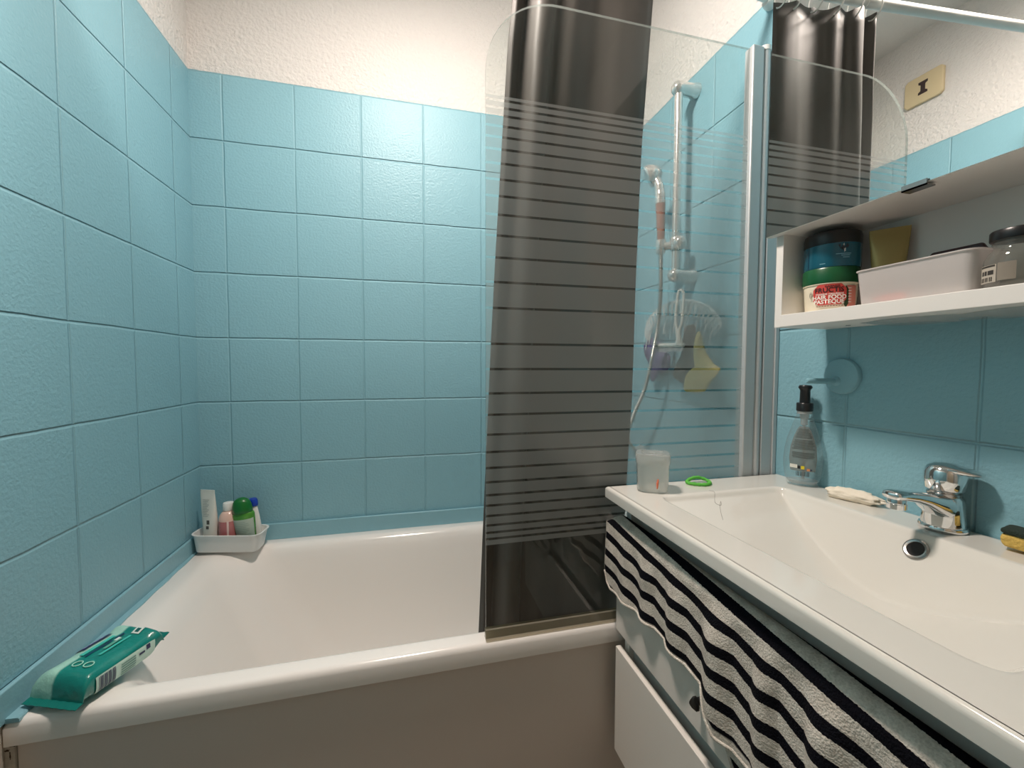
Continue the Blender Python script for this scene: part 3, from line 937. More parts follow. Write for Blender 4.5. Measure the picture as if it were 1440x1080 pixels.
# gold tube
def tube_pack(parent, name, cx, cy, z0, h, w0, d0, w1, m, rot, crimp=0.006, lean=(0, 0)):
    """squeeze tube standing on its cap: round at the bottom, flat crimp at the top"""
    bm = bm_new()
    rings = []
    for i in range(15):
        t = i / 14
        rx = w0 + (w1 - w0) * t
        ry = d0 * (1 - t) ** 0.75 + 0.0009
        rings.append(circ(cx + lean[0] * t, cy + lean[1] * t, z0 + (h - crimp) * t, rx, ry, 28, rot, 2.0 + t * 1.5))
    rings.append(circ(cx + lean[0], cy + lean[1], z0 + h, w1, 0.0012, 28, rot, 3.6))
    ring_loft(bm, rings, True, True)
    return obj(name, bm, m, parent, angle=1.0)
GX, GY = 1.447, -0.927
gt = thing('cream_tube', 'gold cream tube standing behind the white tray on the shelf', 'tube', (GX, GY, SH))
tube_pack(gt, 'body', GX, GY, SH + 0.022, 0.118, 0.019, 0.017, 0.0275, plain('gold foil', lin(165, 146, 92), 0.36, metal=0.4), math.atan2(-1.4825 - GY, 0.6295 - GX) + PI / 2)
bm = bm_new(); add_lathe(bm, GX, GY, [(0.016, SH), (0.0165, SH + 0.002), (0.0165, SH + 0.020), (0.015, SH + 0.022)], n=28)
obj('cap', bm, plain('gold cap', lin(120, 100, 52), 0.35, metal=0.5), gt)

# white tray on the shelf
ty0, ty1, tx0, tx1 = -1.0825, -0.938, 1.368, 1.428
tr = thing('shelf_tray', 'long white translucent tray on the open shelf', 'tray', ((tx0 + tx1) / 2, (ty0 + ty1) / 2, SH))
def tray_bm(x0, x1, y0, y1, z0, z1, flare, r, t, lip=0.004):
    bm = bm_new()
    R = lambda i, z: rrect(x0 - i, x1 + i, y0 - i, y1 + i, r + max(i, -r * 0.6), z, 6, 6)
    rings = [R(-0.006, z0 + 0.0004), R(-0.0015, z0 + 0.0006), R(0, z0 + 0.004), R(flare, z1 - 0.002), R(flare + lip, z1 - 0.0015), R(flare + lip, z1), R(flare - t, z1), R(-t, z0 + 0.005), R(-t - 0.003, z0 + t + 0.0005)]
    ring_loft(bm, rings, True, True)
    return bm
obj('shell', tray_bm(tx0, tx1, ty0, ty1, SH, SH + 0.0585, 0.006, 0.008, 0.0014, lip=0.002), MAT['tray'], tr, angle=0.9)
def lump(name, label, cat, c, s, m, seed=0, amp=0.12, parent=None, pw=2.0):
    bm = bm_new()
    bmesh.ops.create_uvsphere(bm, u_segments=28, v_segments=16, radius=1.0)
    for v in bm.verts:
        p_ = v.co.copy()
        k = 1 + amp * noise.noise(p_ * 1.8 + Vector((seed, seed * 2, 0)))
        if pw != 2.0:
            p_ = Vector([math.copysign(abs(q_) ** (2 / pw), q_) for q_ in p_])
        v.co = Vector((c[0] + s[0] * p_.x * k, c[1] + s[1] * p_.y * k, c[2] + s[2] * p_.z * k))
    o = obj(name, bm, m, loc=(c[0], c[1], c[2] - s[2]), angle=2.0)
    return tag(o, label, cat)
lump('soap_bar', 'pink soap bar seen through the white tray on the shelf', 'soap', (1.382, -0.985, SH + 0.0115), (0.014, 0.040, 0.010), plain('pink soap', lin(232, 110, 96), 0.5), 2, 0.05, pw=3.2)
lump('cream_pot', 'small white pot seen through the white tray on the shelf', 'pot', (1.384, -1.045, SH + 0.0165), (0.014, 0.014, 0.0145), MAT['white'], 4, 0.03, pw=4)
bm = bm_new()
ring_loft(bm, [[(1.412, -1.000, SH + 0.0035), (1.418, -1.000, SH + 0.0035), (1.418, -1.075, SH + 0.0035), (1.412, -1.075, SH + 0.0035)],
               [(1.412, -1.000, SH + 0.062), (1.418, -1.000, SH + 0.062), (1.418, -1.075, SH + 0.062), (1.412, -1.075, SH + 0.062)],
               [(1.412, -1.010, SH + 0.074), (1.418, -1.010, SH + 0.074), (1.418, -1.068, SH + 0.074), (1.412, -1.068, SH + 0.074)]], True, True)
tag(obj('compact_case', bm, plain('dark maroon plastic', lin(52, 20, 22), 0.3), loc=(1.415, -1.037, SH + 0.0035), bevel=0.002), 'dark maroon case standing up out of the white shelf tray', 'case')

# clear bottle with black cap (front right of the shelf)
QX, QY = 1.3845, -1.1188
# the tray ends behind it, bottle stands in front
cb = thing('clear_bottle', 'small clear bottle with black screw cap and grey label, right end of the shelf', 'bottle', (QX, QY, SH))
bm = bm_new(); add_lathe(bm, QX, QY, [(0.0005, SH + 0.0009), (0.027, SH + 0.0002), (0.0298, SH + 0.0037), (0.0308, SH + 0.0140), (0.0308, SH + 0.0298), (0.0300, SH + 0.0372), (0.0265, SH + 0.0451), (0.0232, SH + 0.0493), (0.0222, SH + 0.0521), (0.0222, SH + 0.0558), (0.0236, SH + 0.0563), (0.0236, SH + 0.0581), (0.0222, SH + 0.0586), (0.0222, SH + 0.0614)], n=56, cap0=False, cap1=False)
MAT['smoke'] = sheet('greyish clear plastic', (0.80, 0.81, 0.79, 1), 0.05, body=0.16, body_col=(0.55, 0.54, 0.50, 1), ior=1.5)
bot = obj('bottle_body', bm, MAT['smoke'], cb, angle=1.2)
bm = bm_new(); add_lathe(bm, QX, QY, [(0.0255, SH + 0.0609), (0.0262, SH + 0.0623), (0.0262, SH + 0.0721), (0.0248, SH + 0.0739), (0.0005, SH + 0.0744)], n=56, cap1=False)
obj('cap', bm, MAT['black'], cb)
VB = math.atan2(-1.4825 - QY, 0.6295 - QX)
bm = bm_new()
cyl_patch(bm, QX, QY, 0.0311, VB - 1.45, VB - 0.62, SH + 0.0074, SH + 0.0298, n=14)
lb = obj('label', bm, plain('grey paper label', lin(176, 168, 155), 0.6), bot, smooth=False)
bm = bm_new()
cyl_patch(bm, QX, QY, 0.0311, VB - 0.58, VB - 0.05, SH + 0.0084, SH + 0.0307, n=10)
TP = plain('taupe label panel', lin(132, 124, 112), 0.6)
obj('label_panel', bm, TP, bot, smooth=False)
bm = bm_new()
cyl_patch(bm, QX, QY, 0.0311, VB + 0.70, VB + 1.0, SH + 0.0093, SH + 0.0223, n=6)
obj('label_panel', bm, TP, bot, smooth=False)
bm = bm_new()
for i in range(9):
    a = VB - 1.34 + i * 0.068
    cyl_patch(bm, QX, QY, 0.03125, a, a + (0.045 if i % 3 else 0.022), SH + 0.0088, SH + 0.0144, n=2)
for a0, a1 in ((-1.28, -1.14), (-1.10, -0.98), (-0.94, -0.70)):
    cyl_patch(bm, QX, QY, 0.03125, VB + a0, VB + a1, SH + 0.0172, SH + 0.0228, n=3)
cyl_patch(bm, QX, QY, 0.03125, VB - 1.4, VB - 0.66, SH + 0.0270, SH + 0.0293, n=8)
obj('barcode', bm, plain('dark print', lin(52, 48, 44), 0.6), lb, smooth=False)

# ================================================================== VANITY: CABINET AND WASHBASIN
VY0, VY1 = -1.346, -0.683
YM = (VY0 + VY1) / 2
def front_x(y):
    t = abs((y - YM) / ((VY1 - VY0) / 2))
    return 1.0335 + 0.001 * t ** 3
wb = thing('washbasin', 'white ceramic washbasin slab with wide sloping bowl on the vanity cabinet', 'washbasin', (1.24, YM, 0.838))
BXB, BYL, BYR = 1.394, -0.775, YM * 2 + 0.775     # bowl opening
def bowl_front(y):
    t = abs((y - YM) / ((BYL - BYR) / 2))
    return 1.106 + 0.0 * t ** 3
def sstep(a, b, x):
    t = max(0, min(1, (x - a) / (b - a)))
    return t * t * (3 - 2 * t)
def smin(a, b, k):
    h_ = max(0, min(1, 0.5 + 0.5 * (b - a) / k))
    return b + (a - b) * h_ - k * h_ * (1 - h_)
def depth(x, y):
    dl = min(BYL - y, y - BYR)
    db = BXB - x
    df = x - bowl_front(y)
    # rounded plan corners
    rc = 0.022
    def corner(a, b):
        if a < rc and b < rc:
            return rc - math.hypot(rc - a, rc - b)
        return min(a, b)
    ed = min(corner(dl, db), corner(dl, df))
    if ed <= -0.010:
        return 0.0
    half = (BYL - BYR) / 2
    tt = min(1, max(0, dl) / half)
    A = 0.006 + 0.095 * (1 - (1 - tt) ** 1.5)
    B = 1.45 * max(0, db) + 0.002
    Fv = 2.6 * max(0, df) + 0.004
    d_ = smin(smin(A, B, 0.004), Fv, 0.022)
    d_ = smin(d_, 0.102, 0.012)
    return max(0.0, d_) * sstep(-0.007, 0.007, ed)
bm = bm_new()
def dist_list(a, b, fine):
    """parameter list with dense zones round given values"""
    vals = set()
    n_ = 110
    for i in range(n_ + 1):
        vals.add(round(a + (b - a) * i / n_, 5))
    for f_ in fine:
        for k in range(-7, 15):
            v_ = f_ + k * 0.0022
            if a < v_ < b:
                vals.add(round(v_, 5))
    for f_, s_ in ((a, 1), (b, -1)):
        pass
    return sorted(vals)
ys = dist_list(VY0, VY1, [BYR - 0.004, BYL - 0.020])
svals = dist_list(0.0, 1.0, [])
xs_raw = []
for i in range(11):
    xs_raw.append(('f', i / 10))            # front rim
for i in range(1, 110):
    t = i / 109
    # dense near both ends
    xs_raw.append(('b', 0.5 - 0.5 * math.cos(PI * t)))
for i in range(1, 7):
    xs_raw.append(('r', i / 6))
grid = []
for y in ys:
    row = []
    f0, b0 = front_x(y), bowl_front(y)
    for kind, t in xs_raw:
        if kind == 'f':
            x = f0 + (b0 - 0.008 - f0) * t
        elif kind == 'b':
            x = (b0 - 0.008) + (BXB + 0.008 - (b0 - 0.008)) * t
        else:
            x = BXB + 0.008 + (W - 0.0006 - BXB - 0.008) * t
        # rounded outer corners
        cr = 0.014
        yy = y
        z = VT - depth(x, y)
        row.append(bm.verts.new((x, yy, z)))
    grid.append(row)
for a, b in zip(grid, grid[1:]):
    for i in range(len(a) - 1):
        bm.faces.new((a[i], a[i + 1], b[i + 1], b[i]))
# skirt
be = [e for e in bm.edges if e.is_boundary]
ext = bmesh.ops.extrude_edge_only(bm, edges=be)
nv = [v for v in ext['geom'] if isinstance(v, bmesh.types.BMVert)]
for v in nv:
    v.co.z -= 0.023
# under lip, running back under the slab
be2 = [e for e in bm.edges if e.is_boundary]
ext2 = bmesh.ops.extrude_edge_only(bm, edges=be2)
for v in [v for v in ext2['geom'] if isinstance(v, bmesh.types.BMVert)]:
    cx_, cy_ = 1.26, YM
    if v.co.x < W - 0.01:
        v.co.x += 0.05 if v.co.x < 1.06 else 0.0
    if v.co.y > VY1 - 0.001:
        v.co.y -= 0.03
    if v.co.y < VY0 + 0.001:
        v.co.y += 0.03
bmesh.ops.bevel(bm, geom=be, offset=0.0075, segments=5, profile=0.5, affect='EDGES')
slab = obj('basin_slab', bm, MAT['ceramic'], wb, angle=1.2)
# overflow ring on the sloping rear wall of the bowl
OY = -1.028
oz = VT - 0.0235
ox = BXB - 0.0265
import_n = Vector((-1.45, 0, 1.0)).normalized()
def surf_x(y, z):
    lo, hi = 1.2, BXB + 0.01
    for _ in range(40):
        mid = (lo + hi) / 2
        if VT - depth(mid, y) < z:
            lo = mid
        else:
            hi = mid
    return lo
ox = surf_x(OY, oz)
bm = bm_new()
rp = [(0.0105, -0.002), (0.0105, 0.0008), (0.0115, 0.0024), (0.0140, 0.0030), (0.0162, 0.0018), (0.0168, -0.003)]
add_axis_lathe(bm, (ox, OY, oz), import_n, rp, n=40, cap=False)
ovr = obj('overflow_ring', bm, MAT['steel'], wb)
bm = bm_new(); add_axis_lathe(bm, (ox, OY, oz), import_n, [(0.0108, 0.0004), (0.0006, 0.0005)], n=32)
obj('overflow_hole', bm, MAT['hole'], ovr)
# waste
bm = bm_new(); add_lathe(bm, 1.21, YM, [(0.0005, VT - 0.0965), (0.020, VT - 0.0955), (0.026, VT - 0.0985)], n=36, cap0=False, cap1=False)
obj('drain', bm, MAT['chrome'], wb)

vc = thing('vanity_cabinet', 'white wall-hung vanity cabinet with two drawers under the washbasin', 'vanity', (1.27, YM, 0.28))
CL, CR = -0.700, VY0 + 0.017
for y0, y1 in ((CL - 0.017, CL), (CR, CR + 0.017)):
    box_obj('side_panel', (1.0765, y0, 0.285), (W - 0.0006, y1, 0.8375), MAT['board'], vc, bevel=0.0008)
box_obj('bottom_panel', (1.0765, CR + 0.017, 0.285), (W - 0.0006, CL - 0.017, 0.303), MAT['board'], vc)
box_obj('rail', (1.088, CR + 0.017, 0.492), (1.104, CL - 0.017, 0.588), MAT['board'], vc)
box_obj('rail', (1.098, CR + 0.017, 0.76), (1.112, CL - 0.017, 0.8), MAT['board'], vc)
up_d = box_obj('drawer', (1.0565, CR, 0.556), (1.0700, CL + 0.003, 0.788), MAT['lacquer'], vc, bevel=0.0012)
lo_d = box_obj('drawer', (1.0565, CR, 0.289), (1.0690, CL + 0.003, 0.5185), MAT['lacquer'], vc, bevel=0.0012)
bm = bm_new()
kx, ky, kz = 1.0565, -0.9640, 0.6125
add_axis_lathe(bm, (kx + 0.0005, ky, kz), (-1, 0, 0), [(0.0055, 0), (0.0055, 0.010)], n=16)
tri = [(0.0, -0.0135), (0.0085, -0.0115), (0.0105, -0.006), (0.005, 0.006), (0.0, 0.0115), (-0.005, 0.006), (-0.0105, -0.006), (-0.0085, -0.0115)]
tri = [(p.y * 0.8, p.z * 0.8) for p in catmull([(0, a, b) for a, b in tri + tri[:1]], 4)[:-1]]
ring_loft(bm, [[(kx - 0.009 - d_, ky + a * s_, kz + b * s_) for a, b in tri] for d_, s_ in ((0, 0.75), (0.002, 1.0), (0.006, 1.0), (0.009, 0.7))], True, True)
obj('knob', bm, plain('black metal knob', (0.02, 0.02, 0.02, 1), 0.25, metal=0.3), up_d)

# ================================================================== TAP
FX, FY = 1.4465, -1.0205
fa = thing('basin_mixer_tap', 'chrome single-lever mixer tap standing at the back of the washbasin', 'tap', (FX, FY, VT))
bm = bm_new(); add_lathe(bm, FX, FY, [(0.0285, VT + 0.0004), (0.0292, VT + 0.002), (0.0292, VT + 0.005), (0.0278, VT + 0.0075), (0.0255, VT + 0.008)], n=40)
obj('base_ring', bm, MAT['chrome'], fa)
bm = bm_new()
add_lathe(bm, FX, FY, [(0.0262, VT + 0.0075), (0.0258, VT + 0.015), (0.0247, VT + 0.030), (0.0238, VT + 0.042), (0.0225, VT + 0.050), (0.0195, VT + 0.054)], n=40)
obj('body', bm, MAT['chrome'], fa)
bm = bm_new()
SD = Vector((-1, 0.02, 0)).normalized(); SP = Vector((0.02, 1, 0))
secs = [(0.000, VT + 0.034, 0.0235, 0.0230), (0.016, VT + 0.0375, 0.0215, 0.0195), (0.031, VT + 0.0440, 0.0185, 0.0145), (0.050, VT + 0.0515, 0.0165, 0.0105), (0.072, VT + 0.0570, 0.0152, 0.0082), (0.093, VT + 0.0600, 0.0146, 0.0074), (0.106, VT + 0.0605, 0.0138, 0.0068), (0.111, VT + 0.0605, 0.0110, 0.0048)]
rings = []
for d_, zc, hw, hh in secs:
    rings.append([])
    for k in range(28):
        a = 2 * PI * k / 28
        c_, s_ = math.cos(a), math.sin(a)
        c_ = math.copysign(abs(c_) ** 0.75, c_); s_ = math.copysign(abs(s_) ** 0.75, s_)
        p_ = Vector((FX, FY, zc)) + SD * d_ + SP * (hw * c_)
        p_.z += hh * s_
        rings[-1].append(tuple(p_))
ring_loft(bm, rings, True, True)
obj('spout', bm, MAT['chrome'], fa, angle=1.2)
bm = bm_new()
ac = Vector((FX, FY, 0)) + SD * 0.097
add_lathe(bm, ac.x, ac.y, [(0.0105, VT + 0.0550), (0.0112, VT + 0.0530), (0.0112, VT + 0.0475), (0.0122, VT + 0.0470), (0.0122, VT + 0.0400), (0.0110, VT + 0.0392), (0.0090, VT + 0.0392)], n=28)
obj('aerator', bm, MAT['chrome'], fa)
bm = bm_new()
add_lathe(bm, FX, FY, [(0.0190, VT + 0.052), (0.0205, VT + 0.0545), (0.0205, VT + 0.0585), (0.0185, VT + 0.0600), (0.0185, VT + 0.063)], n=36)
obj('collar', bm, MAT['steel'], fa)
bm = bm_new()
add_lathe(bm, FX, FY, [(0.0215, VT + 0.0622), (0.0240, VT + 0.0645), (0.0255, VT + 0.078), (0.0250, VT + 0.090), (0.0215, VT + 0.0985), (0.0140, VT + 0.1035), (0.0005, VT + 0.1050)], n=40, cap1=False)
LD = Vector((0.42, -0.91, 0)).normalized(); LP = Vector((0.91, 0.42, 0)).normalized()
rings = []
for d_, zc, hw, hh in ((-0.014, VT + 0.0955, 0.016, 0.0070), (0.004, VT + 0.0965, 0.022, 0.0080), (0.018, VT + 0.0950, 0.0205, 0.0072), (0.029, VT + 0.0935, 0.0170, 0.0052), (0.037, VT + 0.0925, 0.0130, 0.0036), (0.042, VT + 0.0920, 0.0080, 0.0022)):
    rings.append([tuple(Vector((FX, FY, zc)) + LD * d_ + LP * (hw * math.cos(2 * PI * k / 24)) + Vector((0, 0, hh * math.sin(2 * PI * k / 24)))) for k in range(24)])
ring_loft(bm, rings, True, True)
lev = obj('lever', bm, MAT['chrome'], fa, angle=1.2)

# ================================================================== THINGS ON THE WASHBASIN
# empty pump bottle
PX, PY = 1.4515, -0.7745
pb = thing('soap_bottle', 'empty clear teardrop hand soap bottle with black pump at the corner of the washbasin', 'bottle', (PX, PY, VT))
PR = math.atan2(-1.4825 - PY, 0.6295 - PX)      # flat face towards the room
prof = [(0.0005, 0.002), (0.0255, 0.0012), (0.0285, 0.004), (0.0320, 0.018), (0.0350, 0.040), (0.0355, 0.055), (0.0340, 0.075), (0.0300, 0.098), (0.0240, 0.120), (0.0180, 0.138), (0.0145, 0.150), (0.0130, 0.155), (0.0130, 0.160)]
bm = bm_new()
ring_loft(bm, [circ(PX, PY, VT + z, r * (0.70 if r > 0.014 else 1), r, 44, PR) for r, z in prof], True, False)
pbody = obj('bottle_body', bm, MAT['clear'], pb, angle=1.5)
bm = bm_new()
ring_loft(bm, [circ(PX, PY, VT + z, r * 0.70, r, 44, PR) for r, z in ((0.0005, 0.0052), (0.024, 0.005), (0.0265, 0.008), (0.0285, 0.0115))], True, False)
obj('thick_base', bm, sheet('thick clear base', (0.9, 0.92, 0.92, 1), 0.05, body=0.35, body_col=(0.75, 0.77, 0.77, 1)), pb)
def pb_pt(u, z, lift=0.0006):
    """point on the room-facing side of the bottle: u across (m), z height"""
    r = lerp_tab([(b_, a_) for a_, b_ in prof], z) + 0.0001
    uu_ = max(-0.995, min(0.995, u / r))
    dx = r * 0.70 * math.sqrt(1 - uu_ * uu_) + lift
    u = -u
    return (PX + dx * math.cos(PR) - u * math.sin(PR), PY + dx * math.sin(PR) + u * math.cos(PR), VT + z)
bm = bm_new()
rows = []
for i in range(23):
    z = 0.034 + (0.128 - 0.034) * i / 22
    hw = lerp_tab([(0.034, 0.0215), (0.06, 0.0245), (0.085, 0.0225), (0.105, 0.0175), (0.122, 0.0115), (0.128, 0.0075)], z)
    rows.append([pb_pt(hw * (2 * k / 12 - 1), z) for k in range(13)])
ring_loft(bm, rows, closed=False)
plb = obj('label', bm, sheet('printed clear label', (0.62, 0.61, 0.58, 1), 0.1, body=0.42, body_col=(0.42, 0.41, 0.38, 1)), pbody)
bm = bm_new()
rnd = random.Random(3)
for i in range(24):
    z = 0.062 + 0.0026 * i
    hw = lerp_tab([(0.06, 0.0225), (0.085, 0.0205), (0.105, 0.0155), (0.122, 0.0095)], z) * (0.75 + 0.25 * rnd.random())
    if i in (5, 6, 15):
        continue
    ring_loft(bm, [[pb_pt(hw * (2 * k / 8 - 1), z, 0.0009) for k in range(9)], [pb_pt(hw * (2 * k / 8 - 1), z + 0.0012, 0.0009) for k in range(9)]], closed=False)
obj('fine_print', bm, plain('grey fine print', lin(74, 74, 70), 0.6), plb, smooth=False)
def pb_patch(name, u0, u1, z0, z1, m, lift=0.0011):
    b_ = bm_new()
    ring_loft(b_, [[pb_pt(u0 + (u1 - u0) * k / 6, z, lift) for k in range(7)] for z in (z0, z1)], closed=False)
    return obj(name, b_, m, plb, smooth=False)
PW = plain('white label print', lin(228, 226, 216), 0.5)
# u runs left-to-right as seen from the room: negative = right
pb_patch('white_tab', 0.0095, 0.0225, 0.040, 0.0475, PW)
pb_patch('black_tab', 0.0045, 0.0092, 0.039, 0.0455, MAT['black'])
pb_patch('yellow_tab', -0.0030, 0.0030, 0.0385, 0.0455, plain('yellow print', lin(226, 204, 40), 0.5))
pb_patch('orange_tab', -0.0125, -0.0072, 0.0355, 0.0405, plain('orange print', lin(230, 150, 96), 0.5))
pb_patch('blue_tab', -0.0165, -0.0130, 0.0365, 0.0395, plain('navy print', lin(30, 34, 70), 0.5))
b_ = bm_new()
for k in range(13):
    u = 0.0115 - k * 0.0019
    w_ = 0.0011 if k % 3 else 0.0006
    ring_loft(b_, [[pb_pt(u, z, 0.0009), pb_pt(u - w_, z, 0.0009)] for z in (0.0235, 0.0335)], closed=False)
obj('barcode', b_, plain('barcode print', lin(60, 60, 58), 0.6), plb, smooth=False)
bm = bm_new()
add_lathe(bm, PX, PY, [(0.0138, VT + 0.154), (0.0138, VT + 0.159), (0.0005, VT + 0.1595)], n=28, cap1=False)
obj('neck_ring', bm, MAT['milky'], pb)
bm = bm_new()
add_lathe(bm, PX, PY, [(0.0145, VT + 0.1595), (0.0152, VT + 0.160), (0.0152, VT + 0.1755), (0.0140, VT + 0.177), (0.0098, VT + 0.1772), (0.0092, VT + 0.203), (0.0105, VT + 0.206), (0.0125, VT + 0.2085), (0.0125, VT + 0.2110), (0.0105, VT + 0.2145), (0.0005, VT + 0.2155)], n=36, cap1=False)
add_tube(bm, [(PX, PY, VT + 0.209), (PX + 0.012, PY + 0.012, VT + 0.2105)], [0.006, 0.0045], n=14)
obj('pump', bm, MAT['black'], pb)
bm = bm_new()
add_lathe(bm, PX, PY, [(0.0085, VT + 0.158), (0.0085, VT + 0.146), (0.0065, VT + 0.142), (0.0065, VT + 0.130), (0.003, VT + 0.128)], n=20)
obj('pump_chamber', bm, MAT['milky'], pb)
bm = bm_new(); add_tube(bm, [(PX, PY, VT + 0.130), (PX - 0.001, PY - 0.002, VT + 0.070), (PX - 0.003, PY - 0.004, VT + 0.014)], 0.0026, n=10)
obj('dip_tube', bm, MAT['milky'], pb)

# translucent lidded beaker
KX, KY = 1.1165, -0.7300
cp = thing('plastic_box', 'milky translucent lidded plastic box on the far left corner of the washbasin', 'box', (KX, KY, VT))
KR = -0.50
bm = bm_new()
kring = lambda r, z, n=48: circ(KX, KY, z, r, r * 0.94, n, KR, 3.4)
ring_loft(bm, [kring(0.0005, VT + 0.0012), kring(0.0285, VT + 0.0006), kring(0.0305, VT + 0.003), kring(0.0325, VT + 0.070), kring(0.0312, VT + 0.070), kring(0.0292, VT + 0.004)], True, True)
MAT['box'] = sheet('milky box plastic', (0.96, 0.97, 0.96, 1), 0.1, body=0.30, body_col=(0.95, 0.95, 0.93, 1), ior=1.45, transl=0.5)
obj('beaker', bm, MAT['box'], cp, angle=0.9)
bm = bm_new()
ring_loft(bm, [kring(0.0332, VT + 0.058), kring(0.0337, VT + 0.058), kring(0.0342, VT + 0.0745), kring(0.0325, VT + 0.0772), kring(0.0225, VT + 0.0778), kring(0.0205, VT + 0.0750), kring(0.0060, VT + 0.0748), kring(0.0050, VT + 0.0768), kring(0.0004, VT + 0.0769)], False, True)
obj('lid', bm, MAT['box'], cp, angle=0.9)
bm = bm_new()
for k, (du, dv, s_) in enumerate(((0.008, 0.010, 1.0), (0.0095, 0.016, 0.7), (0.0075, 0.004, 0.6))):
    bmesh.ops.create_uvsphere(bm, u_segments=12, v_segments=8, radius=1.0, matrix=Matrix.Translation((KX - 0.0130 + du * 0.6, KY - 0.0300 - du * 0.1, VT + 0.010 + dv)) @ Matrix.Diagonal((0.0026 * s_, 0.0016, 0.0065 * s_, 1)))
obj('orange_residue', bm, plain('orange residue', lin(226, 122, 90), 0.6), cp)

# green hair tie
bm = bm_new()
pts = []
for i in range(60):
    a = 2 * PI * i / 60
    r = 0.0205 * (1 + 0.10 * math.cos(2 * a + 0.5) + 0.07 * math.sin(3 * a))
    zz = VT + 0.0036 + 0.0070 * max(0, math.sin(a + 0.2)) ** 2
    pts.append((1.2385 + r * 1.12 * math.cos(a), -0.718 + r * 0.85 * math.sin(a), zz))
pts.append(pts[0])
add_tube(bm, pts, [0.0035 + 0.0005 * math.sin(i * 1.3) for i in range(61)], n=10, cap=False)
tag(obj('hair_tie', bm, plain('green elastic fabric', lin(88, 178, 66), 0.7, bump=0.4, bscale=500), loc=(1.2385, -0.718, VT), angle=3), 'bright green hair tie lying on the left rim of the washbasin', 'hair tie')
# a hair stuck on the bowl's left wall
bm = bm_new()
def on_basin(x, y, lift=0.0003):
    return (x, y, VT - depth(x, y) + lift)
hp_ = catmull([on_basin(1.226, -0.764), on_basin(1.232, -0.772), on_basin(1.222, -0.785), on_basin(1.218, -0.793), on_basin(1.226, -0.798), on_basin(1.232, -0.790), on_basin(1.222, -0.80), on_basin(1.212, -0.815), on_basin(1.205, -0.828)], 6)
hp_ = [on_basin(p_.x, p_.y) for p_ in hp_]
add_tube(bm, hp_, 0.00022, n=5)
tag(obj('hair', bm, plain('dark hair', (0.08, 0.06, 0.05, 1), 0.5), loc=hp_[0]), 'single dark hair stuck to the left side of the bowl', 'hair')

# crumpled white cloth by the tap
bm = bm_new()
bmesh.ops.create_uvsphere(bm, u_segments=48, v_segments=24, radius=1.0)
ang = math.radians(-70)
for v in bm.verts:
    p_ = v.co.copy()
    k = 1 + 0.22 * noise.noise(p_ * 2.4 + Vector((4, 1, 0))) + 0.12 * noise.noise(p_ * 6)
    sx = math.copysign(abs(p_.x) ** 0.75, p_.x) * 0.044 * k
    sy = math.copysign(abs(p_.y) ** 0.75, p_.y) * 0.0185 * k
    sz = p_.z * 0.0115 * k * (1 - 0.25 * p_.x)
    v.co = Vector((1.4505 + sx * math.cos(ang) - sy * math.sin(ang), -0.884 + sx * math.sin(ang) + sy * math.cos(ang), VT + max(0.0004, 0.0092 + sz)))
tag(obj('folded_cloth', bm, plain('off white cloth', lin(236, 226, 208), 0.85, bump=0.5, bscale=220), loc=(1.4505, -0.878, VT), angle=3), 'small crumpled white cloth lying behind the tap spout', 'cloth')

# sponge scourer
sgx, sgy = 1.458, -1.128
sg = thing('kitchen_sponge', 'yellow sponge with dark green scouring pad at the back right of the washbasin', 'sponge', (sgx, sgy, VT))
sa = math.radians(14)
def sg_pt(a, b, z):
    return (sgx + a * math.cos(sa) - b * math.sin(sa), sgy + a * math.sin(sa) + b * math.cos(sa), VT + z)
def sg_block(z0, z1, seed, wob):
    b_ = bm_new()
    rings = []
    for i in range(9):
        t = i / 8
        z = z0 + (z1 - z0) * t
        ins = 0.0018 * (2 * t - 1) ** 4
        pts = rrect(-0.0185 + ins, 0.0185 - ins, -0.040 + ins, 0.040 - ins, 0.006, 0, 5, 8)
        rings.append([])
        for k, (a, b, _) in enumerate(pts):
            nz = 1 + wob * noise.noise(Vector((a * 90 + seed, b * 90, z * 150)))
            rings[-1].append(sg_pt(a * nz, b * (1 + 0.4 * (nz - 1)), z + (0.004 * (b + 0.02) / 0.06)))
    ring_loft(b_, rings, True, True)
    return b_
obj('foam', sg_block(0.0022, 0.0195, 1, 0.10), plain('yellow sponge foam', lin(230, 194, 104), 0.95, bump=1.0, bscale=260, vary=0.4), sg, angle=2)
obj('scouring_pad', sg_block(0.0197, 0.0265, 7, 0.08), plain('dark green scouring pad', lin(38, 52, 44), 0.95, bump=1.0, bscale=500, vary=0.3), sg, angle=2)

